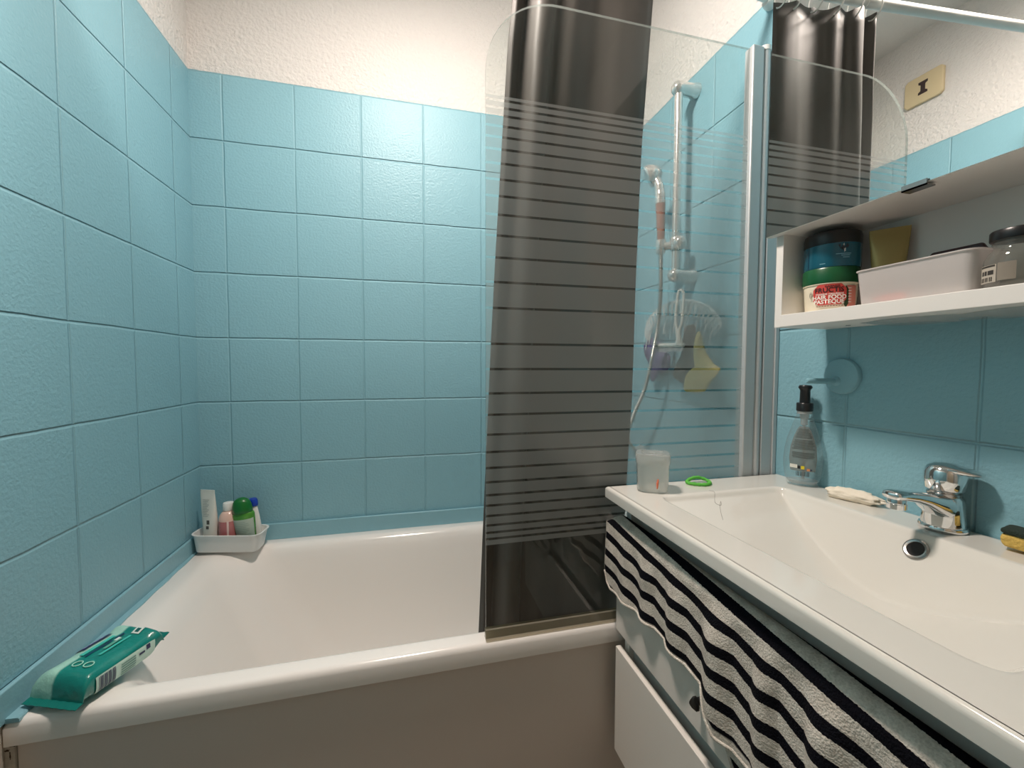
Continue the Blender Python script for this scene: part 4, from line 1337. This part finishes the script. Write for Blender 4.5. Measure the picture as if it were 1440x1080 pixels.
# ================================================================== TOWEL over the upper drawer
def towel_mat():
    m, nt, p = new_mat('striped terry')
    at = N(nt, 'ShaderNodeAttribute', attribute_name='drape')
    geo = N(nt, 'ShaderNodeNewGeometry')
    nz = N(nt, 'ShaderNodeTexNoise'); nz.inputs['Scale'].default_value = 420; nz.inputs['Detail'].default_value = 2
    nt.links.new(geo.outputs['Position'], nz.inputs['Vector'])
    nb = N(nt, 'ShaderNodeTexNoise'); nb.inputs['Scale'].default_value = 55
    nt.links.new(geo.outputs['Position'], nb.inputs['Vector'])
    t = mth(nt, 'ADD', at.outputs['Fac'], mth(nt, 'MULTIPLY', mth(nt, 'SUBTRACT', nz.outputs['Fac'], 0.5), 0.0028))
    f = mth(nt, 'FRACT', mth(nt, 'DIVIDE', t, 0.0365))
    isb = mth(nt, 'LESS_THAN', f, 0.42)
    hem = N(nt, 'ShaderNodeAttribute', attribute_name='hem')
    isb = mth(nt, 'MULTIPLY', isb, mth(nt, 'SUBTRACT', 1.0, hem.outputs['Fac']))
    lt = N(nt, 'ShaderNodeMix', data_type='RGBA')
    lt.inputs['A'].default_value = (0.47, 0.415, 0.355, 1); lt.inputs['B'].default_value = (0.86, 0.785, 0.70, 1)
    mr = N(nt, 'ShaderNodeMapRange'); mr.inputs['From Min'].default_value = 0.3; mr.inputs['From Max'].default_value = 0.7
    nt.links.new(mth(nt, 'ADD', mth(nt, 'MULTIPLY', nz.outputs['Fac'], 0.5), mth(nt, 'MULTIPLY', nb.outputs['Fac'], 0.5)), mr.inputs['Value'])
    nt.links.new(mr.outputs[0], lt.inputs['Factor'])
    mx = N(nt, 'ShaderNodeMix', data_type='RGBA')
    nt.links.new(isb, mx.inputs['Factor'])
    nt.links.new(lt.outputs['Result'], mx.inputs['A'])
    mx.inputs['B'].default_value = (0.0055, 0.0055, 0.009, 1)
    nt.links.new(mx.outputs['Result'], p.inputs['Base Color'])
    p.inputs['Roughness'].default_value = 0.95
    p.inputs['Specular IOR Level'].default_value = 0.1
    b = N(nt, 'ShaderNodeBump'); b.inputs['Strength'].default_value = 0.8; b.inputs['Distance'].default_value = 0.002
    nt.links.new(nz.outputs['Fac'], b.inputs['Height'])
    nt.links.new(b.outputs['Normal'], p.inputs['Normal'])
    return m
MAT['towel'] = towel_mat()
tw = thing('striped_towel', 'black and off-white striped terry towel hanging over the upper drawer front', 'towel', (1.04, -1.02, 0.63))
TL, TR_ = -0.6675, -1.335
# front bottom height along y
BOT = [(-1.335, 0.600), (-1.10, 0.603), (-1.04, 0.602), (-1.012, 0.604), (-0.992, 0.622), (-0.970, 0.645), (-0.914, 0.651), (-0.865, 0.655), (-0.808, 0.654), (-0.756, 0.647), (-0.704, 0.642), (-0.690, 0.640), (-0.675, 0.650), (-0.6675, 0.672)]
def towel_sheet(ytab, y0, y1, top, xoff, back_len, ripple, ny=150, nt_=64, hem_w=0.006, t_off=0.0):
    bm = bm_new()
    fl_t = bm.verts.layers.float.new('drape'); fl_h = bm.verts.layers.float.new('hem')
    rad = 0.0165 + xoff
    xc = 1.0655
    grid = []
    for i in range(ny + 1):
        y = y0 + (y1 - y0) * i / ny
        zb = lerp_tab(ytab, y)
        arc = PI * rad
        z_arc = top - rad
        # rounded upper corner at the left end
        front = z_arc - zb
        L = back_len + arc + front
        row = []
        e = (y0 - y)
        cornr = 0.024 * (1 - min(1, e / 0.035)) ** 2
        for j in range(nt_ + 1):
            t = L * j / nt_
            if t < back_len:
                x, z = xc + rad, z_arc - (back_len - t)
                fr = 0
            elif t < back_len + arc:
                a = (t - back_len) / rad
                x, z = xc + rad * math.cos(a), z_arc + rad * math.sin(a) - cornr * math.sin(a)
                fr = 0
            else:
                x, z = xc - rad, z_arc - (t - back_len - arc)
                fr = min(1, (t - back_len - arc) / 0.05)
            rp = ripple * (math.sin(y * 74 + 0.6 * math.sin(y * 23)) + 0.35 * math.sin(y * 31 + 1.0)) * fr * min(1, e / 0.10) * (0.55 + 0.6 * min(1, max(0, (e - 0.08) / 0.2)))
            rp += 0.003 * noise.noise(Vector((y * 18, z * 18, 2.0))) * fr
            if j < nt_ * 0.9 or True:
                x -= max(-0.0015, 0.002 * fr + rp)
            # folds drag the stripes up and down a little
            dz = 0.003 * math.sin(y * 74 + 1.2 + 0.6 * math.sin(y * 23)) * fr * min(1, e / 0.1)
            v = bm.verts.new((x, y, z + dz * (1 - max(0, (j / nt_ - 0.9) / 0.1))))
            # the stripes run down a little towards the left end
            v[fl_t] = t - back_len - arc * 0.5 + t_off - 0.08 * e
            v[fl_h] = 1.0 if (L - t) < (0.011 if y < -0.985 else 0.003) or e < 0.0025 else 0.0
            row.append(v)
        grid.append(row)
    for a, b in zip(grid, grid[1:]):
        for j in range(nt_):
            bm.faces.new((a[j], a[j + 1], b[j + 1], b[j]))
    return bm
tb = towel_sheet(BOT, TL, TR_, 0.8010, 0.003, 0.10, 0.0070, ny=260, nt_=110, t_off=0.0200)
t1 = obj('outer_layer', tb, MAT['towel'], tw, angle=3)
so = t1.modifiers.new('thick', 'SOLIDIFY'); so.thickness = 0.0045; so.offset = -1
# rolled hem along the lower edge
bm = bm_new()
fl_t = bm.verts.layers.float.new('drape'); fl_h = bm.verts.layers.float.new('hem')
me_ = t1.data
hp2 = []
nt_ = 110
for i in range(261):
    co = me_.vertices[i * (nt_ + 1) + nt_].co + ROOTLOC[tw.name]
    hp2.append((co.x + 0.001, co.y, co.z))
add_tube(bm, hp2, 0.0030, n=8)
for v in bm.verts:
    v[fl_h] = 1.0
obj('hem', bm, MAT['towel'], tw, angle=3)
# inner layer hanging lower at the right
BOT2 = [(-1.335, 0.46), (-1.10, 0.50), (-1.06, 0.53), (-1.03, 0.565), (-1.010, 0.60), (-1.0, 0.64)]
tb = bm_new()
fl_t = tb.verts.layers.float.new('drape'); fl_h = tb.verts.layers.float.new('hem')
grid = []
for i in range(71):
    y = -1.0 + (-1.335 + 1.0) * i / 70
    zb = lerp_tab(BOT2, y)
    row = []
    for j in range(31):
        z = 0.775 + (zb - 0.775) * j / 30
        v = tb.verts.new((1.0545 - 0.003 * (0.5 + 0.5 * math.sin(y * 70 + 2)) * j / 30, y, z))
        v[fl_t] = 0.826 - z + 0.013
        v[fl_h] = 1.0 if (z - zb) < 0.010 else 0.0
        row.append(v)
    grid.append(row)
for a, b in zip(grid, grid[1:]):
    for j in range(30):
        tb.faces.new((a[j], a[j + 1], b[j + 1], b[j]))
t2 = obj('inner_layer', tb, MAT['towel'], tw, angle=3)
so = t2.modifiers.new('thick', 'SOLIDIFY'); so.thickness = 0.003; so.offset = 0

# ================================================================== CORNER TRAY ON THE BATH AND ITS BOTTLES
TCX, TCY, TRT = 0.1030, -0.0660, math.radians(-6)
TTILT = 0.050
ct = thing('bath_corner_tray', 'white rectangular plastic tray in the left back corner of the bath rim', 'tray', (TCX, TCY, DK))
bm = tray_bm(-0.0850, 0.0850, -0.0350, 0.0350, 0.0, 0.0550, 0.0080, 0.016, 0.0018, lip=0.0035)
bmesh.ops.rotate(bm, verts=bm.verts, cent=(0, 0, 0), matrix=Matrix.Rotation(TTILT, 3, 'Y'))
bmesh.ops.rotate(bm, verts=bm.verts, cent=(0, 0, 0), matrix=Matrix.Rotation(TRT, 3, 'Z'))
bmesh.ops.translate(bm, verts=bm.verts, vec=(TCX, TCY, DK + 0.0062))
obj('shell', bm, plain('white tray plastic', (0.72, 0.73, 0.72, 1), 0.3), ct, angle=0.9)
def tray_floor(x):
    return DK + 0.0098 - TTILT * (x - TCX)
TB = tray_floor(0.050)
# white tube
x0, y0 = 0.052, -0.064
wt = thing('lotion_tube', 'white squeeze tube standing at the left end of the corner tray', 'tube', (x0, y0, TB))
tube_pack(wt, 'body', x0, y0, TB + 0.018, 0.158, 0.0215, 0.0165, 0.0235, plain('white tube plastic', lin(222, 222, 214), 0.35), -0.35, crimp=0.009, lean=(-0.008, 0.0))
bm = bm_new(); add_lathe(bm, x0, y0, [(0.0165, TB), (0.0175, TB + 0.002), (0.0175, TB + 0.018), (0.016, TB + 0.019)], n=28)
obj('cap', bm, MAT['white'], wt)
bm = bm_new()
nrm = Vector((math.sin(-0.35), -math.cos(-0.35), 0)); tng = Vector((math.cos(-0.35), math.sin(-0.35), 0))
def wt_pt(u, z, lift):
    t = (z - TB - 0.018) / 0.149
    return Vector((x0 - 0.008 * t, y0, z)) + tng * u + nrm * (0.0165 * max(0, 1 - t) ** 0.75 * math.sqrt(max(0, 1 - (u / 0.023) ** 2)) + 0.0009 + lift)
for (u0, u1, z0, z1, mi) in ((-0.0005, 0.008, TB + 0.075, TB + 0.087, 0), (-0.0025, 0.006, TB + 0.061, TB + 0.070, 0)):
    ring_loft(bm, [[tuple(wt_pt(u0 + (u1 - u0) * k / 4, z, 0.0008)) for k in range(5)] for z in (z0, z1)], closed=False)
obj('print_block', bm, plain('dark print block', lin(86, 84, 80), 0.6), wt, smooth=False)
bm = bm_new()
for i in range(11):
    z = TB + 0.098 + i * 0.0048
    ring_loft(bm, [[tuple(wt_pt(-0.014 + (0.018 + 0.004 * math.sin(i * 2.1)) * k / 4, zz, 0.0008)) for k in range(5)] for zz in (z, z + 0.0016)], closed=False)
obj('fine_print', bm, plain('pale grey print', lin(176, 180, 176), 0.6), wt, smooth=False)

# pink bottle
x1, y1 = 0.0995, -0.0680
TB = tray_floor(x1)
pk = thing('pink_soap_bottle', 'pink liquid soap bottle with white cap in the corner tray', 'bottle', (x1, y1, TB))
bm = bm_new()
add_lathe(bm, x1, y1, [(0.0005, TB), (0.0225, TB + 0.0005), (0.0250, TB + 0.004), (0.0255, TB + 0.040), (0.0250, TB + 0.085)], n=40, pw=2.4, cap0=False)
pkb = obj('bottle_body', bm, plain('dusty pink liquid', lin(186, 112, 112), 0.25, coat=0.5), pk)
bm = bm_new()
add_lathe(bm, x1, y1, [(0.0250, TB + 0.0852), (0.0245, TB + 0.0930), (0.0215, TB + 0.1030), (0.0160, TB + 0.1105), (0.0115, TB + 0.1140), (0.0110, TB + 0.1200)], n=40, pw=2.2)
obj('shoulder', bm, plain('pale pink shoulder', lin(226, 190, 176), 0.25, coat=0.5), pk)
bm = bm_new(); add_lathe(bm, x1, y1, [(0.0130, TB + 0.1145), (0.0140, TB + 0.1160), (0.0140, TB + 0.1350), (0.0128, TB + 0.1375), (0.0005, TB + 0.1380)], n=32, cap1=False)
obj('cap', bm, MAT['white'], pk)
bm = bm_new(); VP = math.atan2(-1.4825 - y1, 0.6295 - x1)
cyl_patch(bm, x1, y1, 0.0261, VP - 0.22, VP - 0.02, TB + 0.004, TB + 0.088, n=6)
obj('label_strip', bm, plain('pale pink strip', lin(226, 196, 190), 0.4), pk, smooth=False)

# green shampoo bottle, leaning
x2, y2 = 0.1490, -0.0740
TB = tray_floor(x2 - 0.02)
gb = thing('shampoo_bottle', 'shampoo bottle with round dark green cap and white label, leaning in the corner tray', 'bottle', (x2, y2, TB))
lean = Vector((-0.10, -0.03, 1)).normalized()
def lean_rings(prof, asp=0.62, rot=-0.15, n=44, pw=2.2):
    out = []
    lx = Vector((math.cos(rot), math.sin(rot), 0)); lx = (lx - lean * lx.dot(lean)).normalized(); ly = lean.cross(lx)
    for r, h in prof:
        ring = []
        for k in range(n):
            a = 2 * PI * k / n
            c_, s_ = math.cos(a), math.sin(a)
            c_ = math.copysign(abs(c_) ** (2 / pw), c_); s_ = math.copysign(abs(s_) ** (2 / pw), s_)
            ring.append(tuple(Vector((x2 + 0.003, y2, TB + 0.0030)) + lean * h + lx * r * c_ + ly * r * asp * s_))
        out.append(ring)
    return out, lx, ly
bm = bm_new()
bprof = [(0.0005, 0.0), (0.0225, 0.0005), (0.0250, 0.004), (0.0280, 0.040), (0.0305, 0.080), (0.0312, 0.098), (0.0300, 0.104), (0.0270, 0.107)]
rings, lx, ly = lean_rings(bprof)
ring_loft(bm, rings, True, True)
gbb = obj('bottle_body', bm, plain('leaf green plastic', lin(74, 142, 44), 0.22, coat=0.5), gb)
bm = bm_new()
rings, _, _ = lean_rings([(0.0262, 0.1072), (0.0272, 0.109), (0.0272, 0.117), (0.0262, 0.128), (0.0230, 0.139), (0.0170, 0.1465), (0.0090, 0.1505), (0.0005, 0.1515)], asp=0.80, pw=2.0)
ring_loft(bm, rings, True, True)
obj('cap', bm, plain('dark green cap', lin(18, 104, 40), 0.3), gb)
bm = bm_new()
rows = []
for i in range(13):
    h_ = 0.010 + 0.079 * i / 12
    r = lerp_tab([(b_, a_) for a_, b_ in bprof], h_)
    row = []
    for k in range(17):
        u = -0.76 + 1.74 * k / 16
        row.append(tuple(Vector((x2 + 0.003, y2, TB + 0.0030)) + lean * h_ + lx * (r * u) - ly * (r * 0.62 * (max(0, 1 - abs(u) ** 2.2)) ** (1 / 2.2) + 0.0007)))
    rows.append(row)
ring_loft(bm, rows, closed=False)
gl_ = obj('label', bm, plain('greyish white label', lin(178, 192, 178), 0.4), gb)
bm = bm_new()
for i in range(9):
    h_ = 0.036 + i * 0.0055
    r = lerp_tab([(b_, a_) for a_, b_ in bprof], h_)
    pr_ = []
    for hh in (h_, h_ + 0.0015):
        pr_.append([tuple(Vector((x2 + 0.003, y2, TB + 0.0030)) + lean * hh + lx * (r * u) - ly * (r * 0.62 * (max(0, 1 - abs(u) ** 2.2)) ** (1 / 2.2) + 0.0011)) for u in [-0.72 + (1.30 + 0.2 * math.sin(i * 2.2)) * k / 10 for k in range(11)]])
    ring_loft(bm, pr_, closed=False)
obj('fine_print', bm, plain('grey green print', lin(150, 168, 154), 0.6), gl_, smooth=False)

# white tube with blue cap behind it
x3, y3 = 0.1690, -0.0460
TB = tray_floor(x3 - 0.012)
bt = thing('blue_capped_tube', 'white bottle with blue cap behind the green-capped shampoo bottle', 'bottle', (x3, y3, TB))
bm = bm_new()
rings = []
for r, z in ((0.0005, 0.0), (0.0145, 0.0005), (0.0165, 0.003), (0.0165, 0.040), (0.0130, 0.085), (0.0090, 0.118), (0.0085, 0.122)):
    rings.append(circ(x3 - 0.09 * z, y3 + 0.06 * z, TB + z, r, r * 0.85, 32, 0))
ring_loft(bm, rings, True, True)
obj('bottle_body', bm, MAT['white'], bt)
bm = bm_new()
ring_loft(bm, [circ(x3 - 0.09 * z, y3 + 0.06 * z, TB + z, r, None, 32) for r, z in ((0.0115, 0.1165), (0.0122, 0.118), (0.0122, 0.134), (0.0095, 0.139), (0.0005, 0.140))], True, True)
obj('cap', bm, plain('blue cap', lin(22, 62, 168), 0.3), bt)

# ================================================================== WET WIPES PACK
wp = thing('wet_wipes_pack', 'teal plastic pack of wet wipes lying on the front left corner of the bath', 'wipes', (0.10, -0.60, DK))
# local frame: a along the pack (towards the back right), b across, c up
WA = Vector((0.36, 0.93, 0)).normalized(); WB = Vector((WA.y, -WA.x, 0))
WO = Vector((0.0905, -0.598, DK + 0.0050))
tilt = -0.10     # lies a little lower on the room side
WN = (Vector((0, 0, 1)) + WB * 0.05).normalized()
HA, HB, HH = 0.063, 0.0480, 0.046
def wp_pt(a, b, c):
    return WO + WA * a + WB * b + WN * c
def pack_section(ta):
    """half width, height, and base of the pack at ta in -1..1"""
    e = abs(ta)
    k = max(0.0, (e - 0.66) / 0.34)
    hgt = HH * math.sqrt(max(0.0, 1 - k ** 2.2)) + 0.0012
    base = 0.022 * k ** 1.3 * (1 if ta > 0 else 0.35)
    wd_ = HB * (1 + 0.06 * k)
    return wd_, hgt * (1 - 0.5 * k * 0), base
bm = bm_new()
rings = []
NA = 44
for i in range(NA + 1):
    ta = -1 + 2 * i / NA
    a = HA * ta * 1.10
    wd_, hg, base = pack_section(ta)
    ring = []
    n_ = 48
    for k in range(n_):
        an = 2 * PI * k / n_
        c_, s_ = math.cos(an), math.sin(an)
        pw_ = 3.6
        c_ = math.copysign(abs(c_) ** (2 / pw_), c_); s_ = math.copysign(abs(s_) ** (2 / pw_), s_)
        nz = noise.noise(Vector((a * 38, c_ * 2.5, s_ * 2))) * 0.0022 * (1 + 2.0 * max(0, abs(ta) - 0.6))
        ring.append(tuple(wp_pt(a, wd_ * c_ * (1 + nz * 4), base + hg * 0.5 * (1 + s_) + (nz if s_ > 0 else 0))))
    rings.append(ring)
ring_loft(bm, rings, True, True)
def wipes_mat():
    m, nt, p = new_mat('printed wipes film')
    p.inputs['Roughness'].default_value = 0.28
    p.inputs['Coat Weight'].default_value = 0.3
    tc = N(nt, 'ShaderNodeTexCoord')
    # across coordinate
    def dotn(v, off):
        d = N(nt, 'ShaderNodeVectorMath', operation='DOT_PRODUCT')
        nt.links.new(tc.outputs['Object'], d.inputs[0]); d.inputs[1].default_value = v
        return mth(nt, 'ADD', d.outputs['Value'], off)
    rl = WO - Vector((0.10, -0.60, DK))
    b = dotn(tuple(WB), -rl.dot(WB)); a = dotn(tuple(WA), -rl.dot(WA)); c = dotn(tuple(WN), -rl.dot(WN))
    nz = N(nt, 'ShaderNodeTexNoise'); nz.inputs['Scale'].default_value = 30
    nt.links.new(tc.outputs['Object'], nz.inputs['Vector'])
    # pale band along the wall side, wavy edge
    edge = mth(nt, 'ADD', b, mth(nt, 'MULTIPLY', mth(nt, 'MULTIPLY', a, a), -1.2))
    pale = N(nt, 'ShaderNodeMapRange', interpolation_type='SMOOTHSTEP')
    pale.inputs['From Min'].default_value = -0.012; pale.inputs['From Max'].default_value = -0.018
    nt.links.new(edge, pale.inputs['Value'])
    far = mth(nt, 'GREATER_THAN', a, -0.083)
    pf = mth(nt, 'MULTIPLY', pale.outputs[0], far)
    mx = N(nt, 'ShaderNodeMix', data_type='RGBA')
    mx.inputs['A'].default_value = lin(14, 132, 122); mx.inputs['B'].default_value = lin(176, 222, 206)
    nt.links.new(pf, mx.inputs['Factor'])
    dk_ = N(nt, 'ShaderNodeMix', data_type='RGBA', blend_type='MULTIPLY')
    nt.links.new(mx.outputs['Result'], dk_.inputs['A'])
    dk_.inputs['B'].default_value = (0.75, 0.85, 0.85, 1)
    nt.links.new(nz.outputs['Fac'], dk_.inputs['Factor'])
    nt.links.new(dk_.outputs['Result'], p.inputs['Base Color'])
    n2 = N(nt, 'ShaderNodeTexNoise'); n2.inputs['Scale'].default_value = 60; n2.inputs['Detail'].default_value = 3
    nt.links.new(tc.outputs['Object'], n2.inputs['Vector'])
    bp = N(nt, 'ShaderNodeBump'); bp.inputs['Strength'].default_value = 0.5; bp.inputs['Distance'].default_value = 0.004
    nt.links.new(n2.outputs['Fac'], bp.inputs['Height']); nt.links.new(bp.outputs['Normal'], p.inputs['Normal'])
    return m
pack = obj('pouch', bm, wipes_mat(), wp, angle=1.3)
# crimped end fins
for sgn, base in ((1, 0.020), (-1, 0.008)):
    bm = bm_new()
    rows = []
    for k in range(25):
        b_ = (-1 + 2 * k / 24) * HB * 1.06
        zz = base + 0.0005 * math.sin(k * 1.7) + (0.006 * (k / 24) if sgn > 0 else 0)
        rows.append([tuple(wp_pt(sgn * HA * 1.08, b_, zz)), tuple(wp_pt(sgn * (HA * 1.08 + 0.012), b_, zz + (0.004 if sgn > 0 else -0.003))), tuple(wp_pt(sgn * (HA * 1.08 + 0.012), b_, zz + (0.0052 if sgn > 0 else -0.0018))), tuple(wp_pt(sgn * HA * 1.08, b_, zz + 0.0012))])
    ring_loft(bm, rows, True, True)
    obj('crimped_end', bm, plain('teal film', lin(12, 112, 104), 0.3), wp)
# prints on the pack
def top_pt(a, b, lift=0.0012):
    a = a * 0.74
    ta = a / (HA * 1.10)
    wd_, hg, base = pack_section(ta)
    s_ = max(0.0, 1 - min(1, abs(b / wd_)) ** 3.6) ** (1 / 3.6)
    return wp_pt(a, b, base + hg * 0.5 * (1 + s_) + lift + 0.0006)
def side_pt(a, c, lift=0.0012):
    a = a * 0.74
    ta = a / (HA * 1.10)
    wd_, hg, base = pack_section(ta)
    s_ = (c - base) / (hg * 0.5) - 1
    b = wd_ * max(0, 1 - min(1, abs(s_)) ** 3.6) ** (1 / 3.6)
    return wp_pt(a, b + lift + 0.0005, c)
def patch(bm, f, a0, a1, b0, b1, na=10, nb=6, mat_i=0, skew=0.0):
    ring_loft(bm, [[tuple(f(a0 + (a1 - a0) * i / na + skew * j / nb, b0 + (b1 - b0) * j / nb)) for j in range(nb + 1)] for i in range(na + 1)], closed=False, mat_i=mat_i)
bm = bm_new(); patch(bm, side_pt, -0.066, 0.070, 0.006, 0.036, 20, 8)
obj('side_label', bm, plain('pale mint print', lin(196, 224, 212), 0.4), pack, smooth=False)
bm = bm_new()
for i in range(13):
    a = -0.060 + i * 0.0029
    patch(bm, lambda a_, c_: side_pt(a_, c_, 0.0017), a, a + (0.0019 if i % 3 else 0.0010), 0.008, 0.034, 1, 6)
obj('barcode', bm, plain('navy print', lin(52, 56, 92), 0.5), pack, smooth=False)
bm = bm_new()
patch(bm, lambda a_, c_: side_pt(a_, c_, 0.0017), 0.030, 0.044, 0.024, 0.028, 4, 2)
patch(bm, lambda a_, c_: side_pt(a_, c_, 0.0017), 0.048, 0.058, 0.026, 0.035, 4, 2)
obj('side_print', bm, plain('navy side print', lin(52, 56, 92), 0.5), pack, smooth=False)
bm = bm_new()
for i in range(5):
    patch(bm, lambda a_, c_: side_pt(a_, c_, 0.0017), -0.012, 0.022, 0.010 + i * 0.0045, 0.0122 + i * 0.0045, 6, 1)
obj('fine_print', bm, plain('grey teal print', lin(120, 160, 150), 0.5), pack, smooth=False)
bm = bm_new()
patch(bm, top_pt, -0.012, 0.052, -0.046, -0.030, 14, 4, skew=0.004)
obj('name_panel', bm, plain('navy name panel', lin(44, 46, 92), 0.4), pack, smooth=False)
bm = bm_new()
for i in range(4):
    patch(bm, lambda a_, b__: top_pt(a_, b__, 0.0018), -0.004 + i * 0.0125, 0.0045 + i * 0.0125, -0.0415, -0.0345, 3, 3)
obj('name_print', bm, plain('pale lilac print', lin(150, 150, 190), 0.4), pack, smooth=False)
bm = bm_new(); patch(bm, top_pt, 0.060, 0.078, 0.006, 0.022, 6, 6)
obj('count_panel', bm, plain('white panel', lin(220, 230, 224), 0.4), pack, smooth=False)
bm = bm_new(); patch(bm, lambda a_, b__: top_pt(a_, b__, 0.0018), 0.064, 0.074, 0.010, 0.018, 4, 4)
obj('count_print', bm, plain('teal print', lin(20, 90, 90), 0.4), pack, smooth=False)
bm = bm_new()
for (a0, b0) in ((-0.052, 0.000), (-0.050, 0.020)):
    pts = [tuple(top_pt(a0 + 0.0085 * math.cos(2 * PI * k / 20), b0 + 0.0070 * math.sin(2 * PI * k / 20), 0.001)) for k in range(21)]
    add_tube(bm, pts, 0.0010, n=5)
obj('round_icon', bm, plain('pale mint icon', lin(170, 224, 206), 0.4), pack, smooth=False)
bm = bm_new()
for (a0, a1, b0, b1, mi) in ((-0.028, 0.046, -0.021, -0.013, 0), (-0.020, 0.052, 0.010, 0.015, 0), (-0.030, 0.030, -0.009, -0.005, 1), (0.036, 0.058, -0.008, -0.004, 1), (0.0, 0.040, 0.000, 0.006, 2), (0.030, 0.042, -0.004, 0.002, 3)):
    patch(bm, top_pt, a0, a1, b0, b1, 12, 2, mat_i=mi)
obj('top_print', bm, [plain('aqua stripe print', lin(70, 190, 176), 0.4), plain('deep blue print', lin(24, 62, 96), 0.4), plain('mid green print', lin(96, 168, 150), 0.4), plain('white print', lin(214, 226, 220), 0.4)], pack, smooth=False)

# ================================================================== PLATE ON THE LEFT WALL (seen in the mirror)
jb = thing('blanking_plate', 'yellowed plastic plate with dark I-shaped hole, high on the left wall, seen in mirror', 'wall plate', (0, -0.205, 2.24))
bm = bm_new()
oc = [(-0.066, -0.046), (-0.056, -0.056), (0.056, -0.056), (0.066, -0.046), (0.066, 0.046), (0.056, 0.056), (-0.056, 0.056), (-0.066, 0.046)]
ring_loft(bm, [[(x, -0.205 + a * s_, 2.238 + b * s_) for a, b in oc] for x, s_ in ((0.0006, 1.0), (0.010, 1.0), (0.013, 0.95))], True, True)
obj('plate', bm, MAT['ivory'], jb, bevel=0.002)
bm = bm_new()
ih = [(-0.016, -0.024), (0.016, -0.024), (0.016, -0.015), (0.008, -0.010), (0.008, 0.012), (0.016, 0.017), (0.016, 0.026), (-0.016, 0.026), (-0.016, 0.017), (-0.008, 0.012), (-0.008, -0.010), (-0.016, -0.015)]
ring_loft(bm, [[(x, -0.205 + a, 2.240 + b) for a, b in ih] for x in (0.0128, 0.0134)], True, True)
obj('hole', bm, plain('dark brown opening', (0.035, 0.02, 0.018, 1), 0.7), jb, smooth=False)
